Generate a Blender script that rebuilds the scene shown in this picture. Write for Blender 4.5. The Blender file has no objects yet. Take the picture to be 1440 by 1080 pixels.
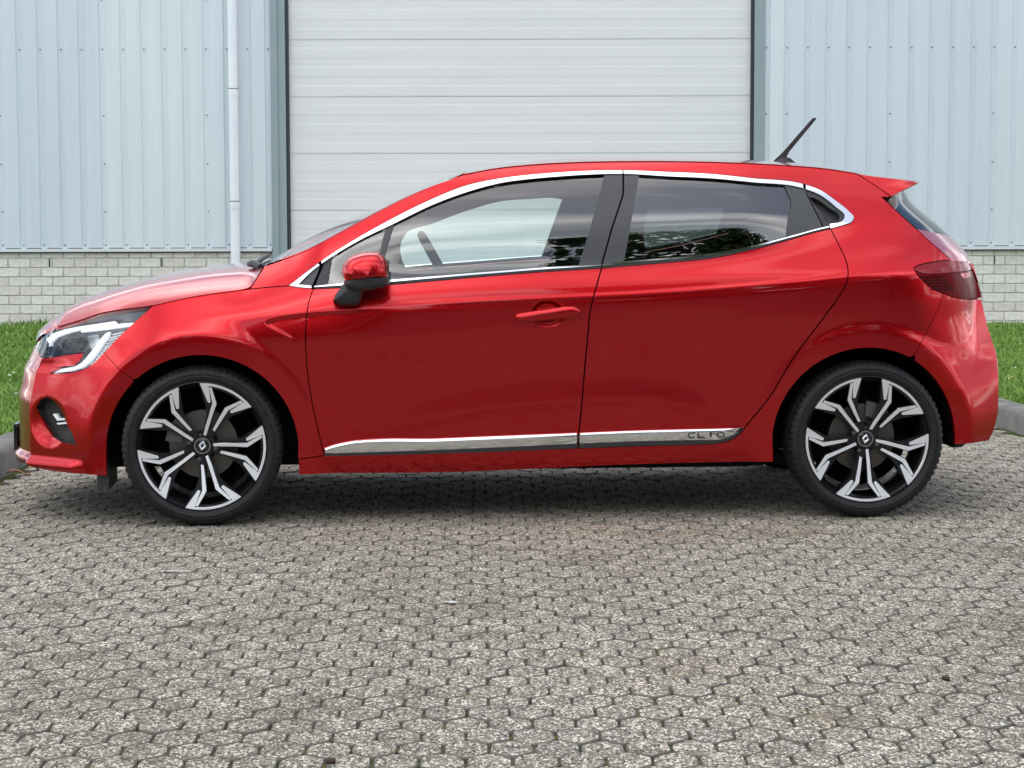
import bpy, bmesh, math, random
import numpy as np
from mathutils import Vector, Matrix, Euler
from mathutils.geometry import delaunay_2d_cdt
random.seed(7); np.random.seed(7)
R = math.radians
scene = bpy.context.scene
C = scene.collection

# ------------------------------------------------------------------ camera, sky, sun, exposure
cam_d = bpy.data.cameras.new('camera'); cam = bpy.data.objects.new('camera', cam_d); C.objects.link(cam)
cam_d.sensor_width = 36.0; cam_d.lens = 36.0*2960.6/1440.0; cam_d.clip_start = .1; cam_d.clip_end = 600
cam.matrix_world = (Matrix.Translation((-.0401, -8.9559, 1.2129)) @ Matrix.Rotation(math.pi/2-.08319, 4, 'X') @ Matrix.Rotation(-.0027, 4, 'Z'))
scene.camera = cam
SUN_EL, SUN_AZ = 64.0, 195.0        # degrees; azimuth clockwise from +Y
world = bpy.data.worlds.new('World'); scene.world = world; world.use_nodes = True
def make_world():
    nt = world.node_tree; n = nt.nodes; l = nt.links; n.clear()
    out = n.new('ShaderNodeOutputWorld'); bg = n.new('ShaderNodeBackground'); bg.inputs[1].default_value = .10
    sky = n.new('ShaderNodeTexSky'); sky.sky_type = 'NISHITA'; sky.sun_disc = False
    sky.sun_elevation = R(SUN_EL); sky.sun_rotation = R(SUN_AZ); sky.air_density = 1.0; sky.dust_density = 1.0; sky.ozone_density = 1.5
    tc = n.new('ShaderNodeTexCoord'); sep = n.new('ShaderNodeSeparateXYZ'); l.new(tc.outputs['Generated'], sep.inputs[0])
    ad = n.new('ShaderNodeMath'); ad.operation = 'MAXIMUM'; ad.inputs[1].default_value = 0.0; l.new(sep.outputs[2], ad.inputs[0])
    ad2 = n.new('ShaderNodeMath'); ad2.inputs[1].default_value = .18; l.new(ad.outputs[0], ad2.inputs[0])
    dv = []
    for k in (0, 1):
        d = n.new('ShaderNodeMath'); d.operation = 'DIVIDE'; l.new(sep.outputs[k], d.inputs[0]); l.new(ad2.outputs[0], d.inputs[1]); dv.append(d)
    cmb = n.new('ShaderNodeCombineXYZ'); l.new(dv[0].outputs[0], cmb.inputs[0]); l.new(dv[1].outputs[0], cmb.inputs[1])
    mp = n.new('ShaderNodeMapping'); mp.inputs['Scale'].default_value = (.55, 1.15, 1); mp.inputs['Location'].default_value = (15.43, 8.27, 0); l.new(cmb.outputs[0], mp.inputs[0])
    no = n.new('ShaderNodeTexNoise'); no.inputs['Scale'].default_value = 1.35; no.inputs['Detail'].default_value = 7; no.inputs['Roughness'].default_value = .55
    no.inputs['Distortion'].default_value = .35; l.new(mp.outputs[0], no.inputs['Vector'])
    rp = n.new('ShaderNodeValToRGB'); rp.color_ramp.elements[0].position = .42; rp.color_ramp.elements[1].position = .60
    rp.color_ramp.elements[0].color = (0, 0, 0, 1); rp.color_ramp.elements[1].color = (1, 1, 1, 1); l.new(no.outputs['Fac'], rp.inputs[0])
    no2 = n.new('ShaderNodeTexNoise'); no2.inputs['Scale'].default_value = 2.1; no2.inputs['Detail'].default_value = 5; l.new(mp.outputs[0], no2.inputs['Vector'])
    cr = n.new('ShaderNodeValToRGB'); cr.color_ramp.elements[0].position = .40; cr.color_ramp.elements[1].position = .72
    cr.color_ramp.elements[0].color = (4.6, 5.1, 5.9, 1); cr.color_ramp.elements[1].color = (36, 35.4, 34.5, 1); l.new(no2.outputs['Fac'], cr.inputs[0])
    mx = n.new('ShaderNodeMix'); mx.data_type = 'RGBA'; l.new(rp.outputs[0], mx.inputs[0]); l.new(sky.outputs[0], mx.inputs[6]); l.new(cr.outputs[0], mx.inputs[7])
    l.new(mx.outputs[2], bg.inputs[0]); l.new(bg.outputs[0], out.inputs[0])
make_world()
sun_d = bpy.data.lights.new('sun', 'SUN'); sun_d.energy = .6; sun_d.angle = R(130); sun_d.color = (1, .96, .9)
sun = bpy.data.objects.new('sun', sun_d); C.objects.link(sun)
_a, _e = R(SUN_AZ), R(SUN_EL)
sun.rotation_euler = Vector((math.sin(_a)*math.cos(_e), math.cos(_a)*math.cos(_e), math.sin(_e))).to_track_quat('Z', 'Y').to_euler()
scene.view_settings.view_transform = 'Standard'; scene.view_settings.look = 'None'
scene.view_settings.gamma = 1; scene.view_settings.use_curve_mapping = False
scene.view_settings.exposure = 0.75
scene.render.engine = 'CYCLES'
scene.cycles.max_bounces = 10; scene.cycles.transparent_max_bounces = 16; scene.cycles.use_denoising = True

# ------------------------------------------------------------------ materials
M = {}
def mat(name, base=(.5, .5, .5), rough=.5, metal=0, spec=.5, coat=0, coat_rough=.03, emit=None):
    m = bpy.data.materials.new(name); m.use_nodes = True; M[name] = m
    b = m.node_tree.nodes['Principled BSDF']
    b.inputs['Base Color'].default_value = (*base, 1); b.inputs['Roughness'].default_value = rough
    b.inputs['Metallic'].default_value = metal; b.inputs['Specular IOR Level'].default_value = spec
    b.inputs['Coat Weight'].default_value = coat; b.inputs['Coat Roughness'].default_value = coat_rough
    return m
def nodes(m): return m.node_tree.nodes, m.node_tree.links, m.node_tree.nodes['Principled BSDF']
def noise(m, scale, detail=4, coord='Object', vec=None, rough=.5):
    n, l, b = nodes(m)
    t = n.new('ShaderNodeTexNoise'); t.inputs['Scale'].default_value = scale; t.inputs['Detail'].default_value = detail; t.inputs['Roughness'].default_value = rough
    if vec is None:
        c = n.get('tc') or n.new('ShaderNodeTexCoord'); c.name = 'tc'; vec = c.outputs[coord]
    l.new(vec, t.inputs['Vector']); return t
def ramp(m, src, stops):
    n, l, b = nodes(m); r = n.new('ShaderNodeValToRGB'); e = r.color_ramp.elements
    while len(e) < len(stops): e.new(.5)
    for k, (p, c) in enumerate(stops): e[k].position = p; e[k].color = (*c, 1) if len(c) == 3 else c
    l.new(src, r.inputs[0]); return r
def mixc(m, fac, a, b2, mode='MIX'):
    n, l, b = nodes(m); x = n.new('ShaderNodeMix'); x.data_type = 'RGBA'; x.blend_type = mode
    for i, v in ((0, fac), (6, a), (7, b2)):
        if isinstance(v, (int, float)): x.inputs[i].default_value = v
        elif isinstance(v, tuple): x.inputs[i].default_value = (*v, 1)
        else: l.new(v, x.inputs[i])
    return x.outputs[2]
def bump(m, src, strength=.3, dist=.01):
    n, l, b = nodes(m); k = n.new('ShaderNodeBump'); k.inputs['Strength'].default_value = strength; k.inputs['Distance'].default_value = dist
    l.new(src, k.inputs['Height']); l.new(k.outputs[0], b.inputs['Normal']); return k
def varied(name, c0, c1, scale, rough=.5, bstr=0, bscale=None, **kw):
    m = mat(name, c0, rough, **kw); n, l, b = nodes(m)
    t = noise(m, scale, 5); r = ramp(m, t.outputs['Fac'], [(.3, c0), (.7, c1)]); l.new(r.outputs[0], b.inputs['Base Color'])
    if bstr: bump(m, noise(m, bscale or scale*4, 4).outputs['Fac'], bstr, .004)
    return m
def make_paint():
    m = mat('red_paint', (.50, .004, .012), .28, .88, .5, 1.0, .048); n, l, b = nodes(m)
    c = n.new('ShaderNodeTexCoord'); v = n.new('ShaderNodeTexVoronoi'); v.inputs['Scale'].default_value = 900; l.new(c.outputs['Object'], v.inputs['Vector'])
    r = ramp(m, v.outputs['Color'], [(.2, (.43, .0015, .005)), (.8, (.59, .0025, .009))]); l.new(r.outputs[0], b.inputs['Base Color'])
    b.inputs['Coat IOR'].default_value = 1.40
make_paint()
mat('chrome', (.80, .81, .83), .06, 1.0)
mat('emblem_grey', (.06, .062, .066), .2, 1.0)
mat('satin_silver', (.72, .73, .75), .28, 1.0)
mat('machined_alloy', (.92, .93, .95), .42, .75)
mat('gloss_black', (.010, .010, .012), .10, 0, .5, .6)
mat('rim_black', (.012, .012, .014), .25, .3)
varied('black_plastic', (.022, .023, .025), (.032, .033, .036), 60, .55, .15, 700)
varied('pillar_film', (.045, .047, .052), (.055, .057, .062), 40, .45, .08, 900)
varied('rubber', (.010, .010, .011), (.018, .018, .019), 30, .6, .1, 400, spec=.3)
mat('liner_black', (.006, .006, .006), .9, 0, .2)
varied('interior_dark', (.012, .012, .014), (.018, .018, .021), 20, .8, spec=.15)
varied('interior_grey', (.05, .05, .055), (.07, .07, .075), 25, .8)
mat('brake_metal', (.16, .15, .14), .4, .8)
mat('caliper_grey', (.20, .20, .21), .45, .6)
mat('lamp_white', (.95, .97, 1.0), .25, 0, .5, .3)
mat('lamp_lit', (.90, .94, 1.0), .3)
M['lamp_lit'].node_tree.nodes['Principled BSDF'].inputs['Emission Color'].default_value = (.88, .95, 1, 1); M['lamp_lit'].node_tree.nodes['Principled BSDF'].inputs['Emission Strength'].default_value = .35
mat('lamp_reflector', (.55, .57, .60), .2, .9)
mat('projector_ring', (.10, .105, .115), .25, .8)
mat('lamp_shroud_grey', (.05, .06, .08), .2, .3)
mat('tail_dark', (.13, .0015, .004), .18, 0, .05)
mat('tail_pink', (.26, .014, .022), .14, 0, .25)
mat('tail_red', (.60, .010, .012), .12, 0, .4, .25)
mat('tail_black', (.030, .001, .002), .3, 0, .05)
mat('white_plastic', (.72, .75, .78), .4)
def make_glass(name, tint, ior=1.62):
    m = bpy.data.materials.new(name); m.use_nodes = True; M[name] = m; n, l = m.node_tree.nodes, m.node_tree.links; n.clear()
    o = n.new('ShaderNodeOutputMaterial'); mx = n.new('ShaderNodeMixShader'); tr = n.new('ShaderNodeBsdfTransparent'); gl = n.new('ShaderNodeBsdfGlossy')
    tr.inputs[0].default_value = (*tint, 1); gl.inputs['Roughness'].default_value = .0; gl.inputs[0].default_value = (1, 1, 1, 1)
    f = n.new('ShaderNodeFresnel'); f.inputs[0].default_value = ior
    l.new(f.outputs[0], mx.inputs[0]); l.new(tr.outputs[0], mx.inputs[1]); l.new(gl.outputs[0], mx.inputs[2]); l.new(mx.outputs[0], o.inputs[0])
make_glass('glass_clear', (.82, .92, .89), 2.05)
make_glass('glass_screen', (.62, .72, .71), 1.6)
make_glass('glass_tinted', (.30, .35, .33), 2.2)
make_glass('glass_dark', (.05, .06, .065), 1.33)
make_glass('lens_clear', (.96, .98, 1.0), 1.5)

# ------------------------------------------------------------------ helpers
def link(name, me, parent=None, m=None, loc=None):
    o = bpy.data.objects.new(name, me); C.objects.link(o)
    if m is not None:
        for q in (m if isinstance(m, (list, tuple)) else [m]): me.materials.append(M[q])
    if parent: o.parent = parent
    if loc: o.location = loc
    return o
def mesh(verts, faces, smooth=False, name='m'):
    me = bpy.data.meshes.new(name); me.from_pydata([tuple(map(float, v)) for v in verts], [], [tuple(int(i) for i in f) for f in faces])
    me.polygons.foreach_set('use_smooth', [smooth]*len(me.polygons)); me.update(); return me
def autosmooth(me, deg=35):
    me.polygons.foreach_set('use_smooth', [True]*len(me.polygons)); me.set_sharp_from_angle(angle=R(deg)); return me
def empty(name, loc=(0, 0, 0), parent=None):
    o = bpy.data.objects.new(name, None); o.empty_display_size = .2; C.objects.link(o); o.location = loc
    if parent: o.parent = parent
    return o
def tag(o, label=None, cat=None, group=None, kind=None):
    for k, v in (('label', label), ('category', cat), ('group', group), ('kind', kind)):
        if v: o[k] = v
    return o
class MB:
    """collects simple solids, then makes one mesh"""
    def __init__(self): self.v = []; self.f = []
    def add(self, v, f):
        o = len(self.v); self.v += [tuple(p) for p in v]; self.f += [tuple(i+o for i in q) for q in f]; return self
    def box(self, a, b, taper=0):
        (x0, y0, z0), (x1, y1, z1) = a, b
        return self.add([(x0, y0, z0), (x1, y0, z0), (x1, y1, z0), (x0, y1, z0), (x0, y0, z1), (x1, y0, z1), (x1, y1, z1), (x0, y1, z1)],
                        [(3, 2, 1, 0), (4, 5, 6, 7), (0, 1, 5, 4), (1, 2, 6, 5), (2, 3, 7, 6), (3, 0, 4, 7)])
    def prism(self, poly, y0, y1, bev=0):
        """polygon in (x, z) extruded along y"""
        n = len(poly); v = [(x, y0, z) for x, z in poly]+[(x, y1, z) for x, z in poly]
        return self.add(v, [tuple(range(n)), tuple(range(2*n-1, n-1, -1))]+[(i, n+i, n+(i+1) % n, (i+1) % n) for i in range(n)])
    def tube(self, pts, r, seg=10, closed=False):
        pts = [Vector(p) for p in pts]; n = len(pts); v = []; f = []
        rr = r if isinstance(r, (list, tuple)) else [r]*n
        prev = None
        for i, p in enumerate(pts):
            t = (pts[(i+1) % n]-pts[i-1]) if closed else (pts[min(i+1, n-1)]-pts[max(i-1, 0)])
            t.normalize(); a = t.cross(Vector((0, 0, 1)))
            if a.length < .35: a = t.cross(Vector((1, 0, 0)))
            a.normalize()
            if prev and a.dot(prev) < 0: a = -a
            prev = a; b = t.cross(a)
            for k in range(seg):
                an = 2*math.pi*k/seg; v.append(p+a*math.cos(an)*rr[i]+b*math.sin(an)*rr[i])
        for i in range(n if closed else n-1):
            j = (i+1) % n
            f += [(i*seg+k, i*seg+(k+1) % seg, j*seg+(k+1) % seg, j*seg+k) for k in range(seg)]
        if not closed: f += [tuple(range(seg-1, -1, -1)), tuple((n-1)*seg+k for k in range(seg))]
        return self.add(v, f)
    def lathe(self, prof, seg=64, axis='y', closed=False):
        """profile [(r, h)] about the y axis"""
        v = []; f = []; n = len(prof)
        for k in range(seg):
            a = 2*math.pi*k/seg
            v += [(r*math.cos(a), h, r*math.sin(a)) for r, h in prof]
        for k in range(seg):
            j = (k+1) % seg
            for i in range(n if closed else n-1):
                i2 = (i+1) % n
                f.append((k*n+i, j*n+i, j*n+i2, k*n+i2))
        return self.add(v, f)
    def mesh(self, smooth=None, fix=True):
        me = bpy.data.meshes.new('m'); me.from_pydata(self.v, [], self.f)
        if fix:
            bm = bmesh.new(); bm.from_mesh(me); bmesh.ops.recalc_face_normals(bm, faces=bm.faces); bm.to_mesh(me); bm.free()
        if smooth: autosmooth(me, smooth)
        me.update(); return me
    def build(self, name, m, parent=None, smooth=None, loc=None, fix=True): return link(name, self.mesh(smooth, fix), parent, m, loc)
def bevelled(me, w, seg=2, deg=30):
    bm = bmesh.new(); bm.from_mesh(me)
    ed = [e for e in bm.edges if len(e.link_faces) == 2 and e.calc_face_angle(0) > R(deg)]
    bmesh.ops.bevel(bm, geom=ed, offset=w, segments=seg, profile=.5, affect='EDGES', clamp_overlap=True)
    bm.to_mesh(me); bm.free(); return autosmooth(me, 40)

# ------------------------------------------------------------------ setting: ground, driveway, lawns, kerbs, building, trees
WALL_Y = 13.84
def make_ground_mats():
    m = mat('paver_stone', (.3, .3, .29), .85, 0, .3); n, l, b = nodes(m)
    g = n.new('ShaderNodeNewGeometry'); oi = n.new('ShaderNodeObjectInfo')
    mpp = n.new('ShaderNodeMapping'); mpp.inputs['Scale'].default_value = (1, .5, 1); l.new(g.outputs['Position'], mpp.inputs[0])
    v = n.new('ShaderNodeTexVoronoi'); v.inputs['Scale'].default_value = 200; l.new(mpp.outputs[0], v.inputs['Vector'])
    v2 = n.new('ShaderNodeTexVoronoi'); v2.inputs['Scale'].default_value = 420; l.new(mpp.outputs[0], v2.inputs['Vector'])
    sp = n.new('ShaderNodeSeparateColor'); l.new(v.outputs['Color'], sp.inputs[0])
    r = ramp(m, sp.outputs[0], [(0, (.055, .052, .045)), (.16, (.135, .128, .110)), (.42, (.25, .236, .205)), (.62, (.315, .272, .212)), (.78, (.415, .40, .36)), (.93, (.70, .68, .62))])
    sp2 = n.new('ShaderNodeSeparateColor'); l.new(v2.outputs['Color'], sp2.inputs[0])
    r2 = ramp(m, sp2.outputs[1], [(0, (.45, .45, .45)), (.5, (1, 1, 1)), (1, (1.35, 1.33, 1.28))])
    c = mixc(m, .8, r.outputs[0], r2.outputs[0], 'MULTIPLY')
    big = noise(m, .55, 4, vec=g.outputs['Position']); rb = ramp(m, big.outputs['Fac'], [(.3, (.85, .82, .75)), (.5, (1.0, .985, .95)), (.72, (1.08, .99, .89))])
    c = mixc(m, 1.0, c, rb.outputs[0], 'MULTIPLY')
    pv = noise(m, 8.5, 1, vec=g.outputs['Position']); rp_ = ramp(m, pv.outputs['Fac'], [(.3, (.74, .74, .735)), (.7, (1.06, 1.05, 1.03))])
    c = mixc(m, 1.0, c, rp_.outputs[0], 'MULTIPLY')
    st = noise(m, 2.2, 6, vec=g.outputs['Position']); rs = ramp(m, st.outputs['Fac'], [(.56, (1, 1, 1)), (.72, (.66, .64, .58))])
    c = mixc(m, 1.0, c, rs.outputs[0], 'MULTIPLY')
    l.new(c, b.inputs['Base Color'])
    bump(m, v.outputs['Distance'], .55, .004)
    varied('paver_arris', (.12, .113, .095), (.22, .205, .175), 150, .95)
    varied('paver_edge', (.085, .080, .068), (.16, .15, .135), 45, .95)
    m = mat('joint_soil', (.05, .05, .03), .95, 0, .1); n, l, b = nodes(m); g = n.new('ShaderNodeNewGeometry')
    t = noise(m, 9, 6, vec=g.outputs['Position']); t2 = noise(m, 90, 3, vec=g.outputs['Position'])
    r = ramp(m, t.outputs['Fac'], [(.35, (.050, .045, .032)), (.50, (.055, .062, .022)), (.62, (.075, .105, .022)), (.75, (.085, .085, .055))])
    r2 = ramp(m, t2.outputs['Fac'], [(.3, (.6, .6, .6)), (.7, (1.3, 1.3, 1.3))])
    l.new(mixc(m, 1, r.outputs[0], r2.outputs[0], 'MULTIPLY'), b.inputs['Base Color']); bump(m, t2.outputs['Fac'], .6, .006)
    m = mat('moss', (.06, .075, .02), .95, 0, .1); n, l, b = nodes(m); g = n.new('ShaderNodeNewGeometry')
    t = noise(m, 14, 5, vec=g.outputs['Position']); r = ramp(m, t.outputs['Fac'], [(.3, (.075, .068, .048)), (.5, (.085, .082, .042)), (.70, (.11, .12, .035))])
    l.new(r.outputs[0], b.inputs['Base Color'])
    m = mat('lawn_soil', (.04, .07, .02), .95, 0, .1); n, l, b = nodes(m)
    t = noise(m, 3, 5); r = ramp(m, t.outputs['Fac'], [(.3, (.05, .09, .022)), (.7, (.08, .14, .03))]); l.new(r.outputs[0], b.inputs['Base Color'])
    m = mat('grass_blade', (.07, .15, .03), .6, 0, .3); n, l, b = nodes(m); g = n.new('ShaderNodeNewGeometry')
    t = noise(m, 1.6, 4, vec=g.outputs['Position']); t2 = noise(m, 60, 2, vec=g.outputs['Position'])
    r = ramp(m, t.outputs['Fac'], [(.3, (.11, .21, .035)), (.7, (.20, .33, .07))]); r2 = ramp(m, t2.outputs['Fac'], [(.28, (.55, .62, .5)), (.6, (1.2, 1.2, 1.1)), (.74, (1.75, 1.45, 1.25))])
    l.new(mixc(m, 1, r.outputs[0], r2.outputs[0], 'MULTIPLY'), b.inputs['Base Color'])
    b.inputs['Transmission Weight'].default_value = 0
    m = varied('kerb_concrete', (.10, .097, .088), (.21, .203, .19), 7, .9, .5, 90)
    m = varied('yard_asphalt', (.09, .09, .085), (.14, .135, .13), 5, .9, .4, 120)
    m = mat('brick_pale', (.6, .6, .56), .9, 0, .2); n, l, b = nodes(m); oi = n.new('ShaderNodeObjectInfo')
    r = ramp(m, oi.outputs['Random'], [(0, (.66, .645, .58)), (.5, (.72, .705, .645)), (1, (.78, .765, .71))]); t = noise(m, 22, 5)
    r2 = ramp(m, t.outputs['Fac'], [(.3, (.84, .84, .82)), (.7, (1.06, 1.06, 1.06))])
    l.new(mixc(m, 1, r.outputs[0], r2.outputs[0], 'MULTIPLY'), b.inputs['Base Color']); bump(m, noise(m, 120, 3).outputs['Fac'], .3, .003)
    varied('mortar', (.42, .41, .38), (.52, .51, .48), 30, .95, .3, 200)
    m = mat('blue_cladding', (.53, .66, .74), .42, 0, .4); n, l, b = nodes(m); g = n.new('ShaderNodeNewGeometry')
    mp = n.new('ShaderNodeMapping'); mp.inputs['Scale'].default_value = (1.6, 1, .25); l.new(g.outputs['Position'], mp.inputs[0])
    t = noise(m, 1.0, 5, vec=mp.outputs[0]); r = ramp(m, t.outputs['Fac'], [(.3, (.60, .69, .755)), (.7, (.645, .73, .79))]); oi = n.new('ShaderNodeObjectInfo'); rt = ramp(m, oi.outputs['Random'], [(0, (.97, .96, .955)), (.55, (1.02, 1, .985)), (1, (1.055, 1.015, .975))])
    mps = n.new('ShaderNodeMapping'); mps.inputs['Scale'].default_value = (14, 1, .35); l.new(g.outputs['Position'], mps.inputs[0]); sk = ramp(m, noise(m, 1.0, 4, vec=mps.outputs[0]).outputs['Fac'], [(.35, (.965, .965, .955)), (.6, (1, 1, 1))])
    l.new(mixc(m, 1, mixc(m, 1, r.outputs[0], rt.outputs[0], 'MULTIPLY'), sk.outputs[0], 'MULTIPLY'), b.inputs['Base Color'])
    mp2 = n.new('ShaderNodeMapping'); mp2.inputs['Scale'].default_value = (2.2, 1, .9); l.new(g.outputs['Position'], mp2.inputs[0])
    bump(m, noise(m, 1.0, 2, vec=mp2.outputs[0]).outputs['Fac'], .12, .02)
    m = mat('door_coating', (.66, .70, .72), .45, 0, .4); n, l, b = nodes(m); g = n.new('ShaderNodeNewGeometry')
    mp = n.new('ShaderNodeMapping'); mp.inputs['Scale'].default_value = (.5, 1, 6); l.new(g.outputs['Position'], mp.inputs[0])
    t = noise(m, 1.2, 4, vec=mp.outputs[0]); r = ramp(m, t.outputs['Fac'], [(.3, (.685, .705, .705)), (.7, (.725, .742, .738))]); l.new(r.outputs[0], b.inputs['Base Color'])
    varied('frame_grey', (.255, .325, .35), (.285, .355, .38), 3, .45)
    mat('seal_dark', (.025, .035, .05), .6)
    mat('trim_white', (.66, .70, .73), .4); mat('screw_grey', (.22, .27, .31), .5, .3)
    varied('pipe_white', (.76, .80, .85), (.82, .85, .88), 4, .35)
    m = mat('leaf_green', (.045, .085, .018), .55, 0, .4); n, l, b = nodes(m); g = n.new('ShaderNodeNewGeometry')
    t = noise(m, .9, 4, vec=g.outputs['Position']); r = ramp(m, t.outputs['Fac'], [(.3, (.028, .055, .012)), (.7, (.075, .12, .028))]); l.new(r.outputs[0], b.inputs['Base Color'])
    varied('bark', (.06, .048, .035), (.11, .09, .07), 8, .95, .5, 30)
    varied('leaf_brown', (.22, .09, .045), (.32, .15, .07), 40, .8); varied('leaf_pale', (.22, .27, .08), (.30, .36, .13), 40, .8)
    varied('pod_brown', (.03, .014, .012), (.06, .03, .02), 60, .7)
    mat('petal_white', (.8, .8, .76), .7); mat('petal_yellow', (.75, .5, .04), .7)
make_ground_mats()

def sheet(name, x0, x1, y0, y1, z, m, kind='structure', parent=None):
    o = link(name, mesh([(x0, y0, z), (x1, y0, z), (x1, y1, z), (x0, y1, z)], [(0, 1, 2, 3)]), parent, m)
    if kind: o['kind'] = kind
    return o
sheet('ground', -150, 150, -150, 150, -.06, 'yard_asphalt')
KL = lambda y: -2.372+.0                     # left edge of the driveway
KR = lambda y: 2.963-.112*y if y > -3 else 3.3  # right edge
DX0, DX1, DY0, DY1 = -2.372, 3.25, -6.2, 13.7
drive = link('driveway', mesh([(DX0, DY0, -.010), (3.66, DY0, -.010), (2.963-.112*DY1+.4, DY1, -.010), (DX0, DY1, -.010)], [(0, 1, 2, 3)]), None, 'joint_soil')
tag(drive, 'grey hexagon-paved driveway leading to the roller door', None, None, 'structure')

def paver_mesh(seed):
    rnd = random.Random(seed); a, c, d = .103, .035, .078
    base = [(a/2, -c), (a/2, c), (0, d), (-a/2, c), (-a/2, -c), (0, -d)]
    base = [(x*(1-.055), y*(1-.036)) for x, y in base]
    top = []
    for i in range(6):
        p, q = base[i], base[(i+1) % 6]
        for t in (.12, .5, .88):
            j = .0022
            top.append((p[0]+(q[0]-p[0])*t+rnd.uniform(-j, j), p[1]+(q[1]-p[1])*t+rnd.uniform(-j, j)))
    n = len(top)
    v = [(x*.962, y*.968, 0) for x, y in top]+[(x, y, -.0034) for x, y in top]+[(x*1.01, y*1.01, -.022) for x, y in top]
    f = [tuple(range(n))]+[(i, n+i, n+(i+1) % n, (i+1) % n) for i in range(n)]+[(n+i, 2*n+i, 2*n+(i+1) % n, n+(i+1) % n) for i in range(n)]
    return v, [tuple(reversed(q)) if k else q for k, q in enumerate(f)]
def make_pavers():
    a, b = .103, .113; ang = R(.8); ca, sa = math.cos(ang), math.sin(ang)
    protos = []
    for k in range(10):
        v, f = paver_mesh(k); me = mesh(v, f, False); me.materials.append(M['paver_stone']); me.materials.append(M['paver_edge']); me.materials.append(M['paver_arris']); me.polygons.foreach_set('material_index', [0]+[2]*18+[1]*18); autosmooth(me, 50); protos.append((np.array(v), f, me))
    spots = []
    rnd = random.Random(3)
    for j in range(-70, 140):
        for i in range(-60, 60):
            u = (i+.5*(j % 2))*a; w = j*b
            x = ca*u-sa*w; y = sa*u+ca*w
            if y < DY0+.1 or y > DY1-.1 or x < DX0+.075: continue
            if x > 2.963-.112*y-.07: continue
            # nothing of the driveway behind the car shows except beside it
            spots.append((x, y, rnd.gauss(0, .0011), rnd.gauss(0, .007), rnd.gauss(0, .009), rnd.randrange(10), rnd.random() < .5, rnd.gauss(0, .012)))
    def inview(x, y):
        D = y+8.956; 
        return D > 4.70 and abs(x+.04) < .2445*D-.03
    near = sorted([s for s in spots if inview(s[0], s[1])], key=lambda s: s[1])[:300]
    ids = set(id(s) for s in near)
    V = []; F = []; off = 0
    for s in spots:
        x, y, dz, rx, ry, k, flip, rz = s
        if id(s) in ids:
            o = bpy.data.objects.new('paver', protos[k][2]); C.objects.link(o); o.parent = drive
            o.location = (x, y, dz); o.rotation_euler = (rx, ry, ang+rz+(math.pi if flip else 0)); continue
        v = protos[k][0]; cz, sz = math.cos(ang+rz), math.sin(ang+rz); q = v*(-1, -1, 1) if flip else v
        V.append(np.stack([x+cz*q[:, 0]-sz*q[:, 1], y+sz*q[:, 0]+cz*q[:, 1], dz+q[:, 2]+rx*q[:, 1]+ry*q[:, 0]], 1))
        F += [tuple(t+off for t in fc) for fc in protos[k][1]]; off += len(v)
    me = bpy.data.meshes.new('m'); me.from_pydata(np.concatenate(V).tolist(), [], F); autosmooth(me, 50)
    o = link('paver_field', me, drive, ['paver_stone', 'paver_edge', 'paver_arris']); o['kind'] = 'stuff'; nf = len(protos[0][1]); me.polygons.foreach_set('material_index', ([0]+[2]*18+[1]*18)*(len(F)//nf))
    # moss cushions in the joints that run away from the camera
    V = []; F = []; off = 0
    for s in spots:
        if s[1] > 4.5 or rnd.random() < .30: continue
        mx, my = -.5*a, 0
        x = s[0]+ca*mx-sa*my; y = s[1]+sa*mx+ca*my+rnd.uniform(-.008, .008); h = rnd.uniform(-.0035, .0015); rx_, ry_ = rnd.uniform(.004, .0085), rnd.uniform(.014, .040)
        n = 8; v = [(x, y, h)]+[(x+rx_*math.cos(t*2*math.pi/n)*rnd.uniform(.8, 1.2), y+ry_*math.sin(t*2*math.pi/n)*rnd.uniform(.8, 1.2), h-.006) for t in range(n)]
        V += v; F += [(off, off+1+t, off+1+(t+1) % n) for t in range(n)]; off += n+1
        if rnd.random() < .35:
            t0 = rnd.uniform(.1, .9); mx, my = -.5*a*(1-t0), .035+(.078-.035)*t0
            x = s[0]+ca*mx-sa*my; y = s[1]+sa*mx+ca*my; h = rnd.uniform(-.004, .0005); L = rnd.uniform(.010, .028)
            v = [(x, y, h)]+[(x+L*math.cos(t*2*math.pi/n)*rnd.uniform(.8, 1.2), y+L*.83*math.cos(t*2*math.pi/n)+.0055*math.sin(t*2*math.pi/n), h-.005) for t in range(n)]
            V += v; F += [(off, off+1+t, off+1+(t+1) % n) for t in range(n)]; off += n+1
    o = link('joint_moss', mesh(V, F, True), drive, 'moss'); o['kind'] = 'stuff'
make_pavers()

def make_kerb(name, x_of, y0, y1, sgn, label):
    root = empty(name); tag(root, label, None, None, 'structure')
    y = y0; k = 0; rnd = random.Random(5)
    while y < y1:
        L = 1.0; x0, x1 = x_of(y+.004), x_of(y+L-.004)
        prof = [(0, -.12), (.012, .085), (.030, .108), (.055, .116), (.15, .116), (.155, -.12)]
        v = []; dz = rnd.uniform(-.006, .006); dx = rnd.uniform(-.006, .006); ns = 6
        for i in range(ns+1):
            t = i/ns; xx = x0+(x1-x0)*t+dx; yy = y+.004+(L-.008)*t
            v += [(xx+sgn*(p+rnd.uniform(-.002, .002)), yy, z+dz+rnd.uniform(-.002, .002)) for p, z in prof]
        n = len(prof); f = [(i*n+j, i*n+j+1, (i+1)*n+j+1, (i+1)*n+j) for i in range(ns) for j in range(n-1)]+[tuple(range(n)), tuple(ns*n+j for j in range(n))]
        MB().add(v, f).build('kerb_stone', 'kerb_concrete', root, 45); y += L
make_kerb('kerb', lambda y: -2.372, -4.6, 13.4, -1, 'worn concrete kerb at the left of the driveway by the car nose')
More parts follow.
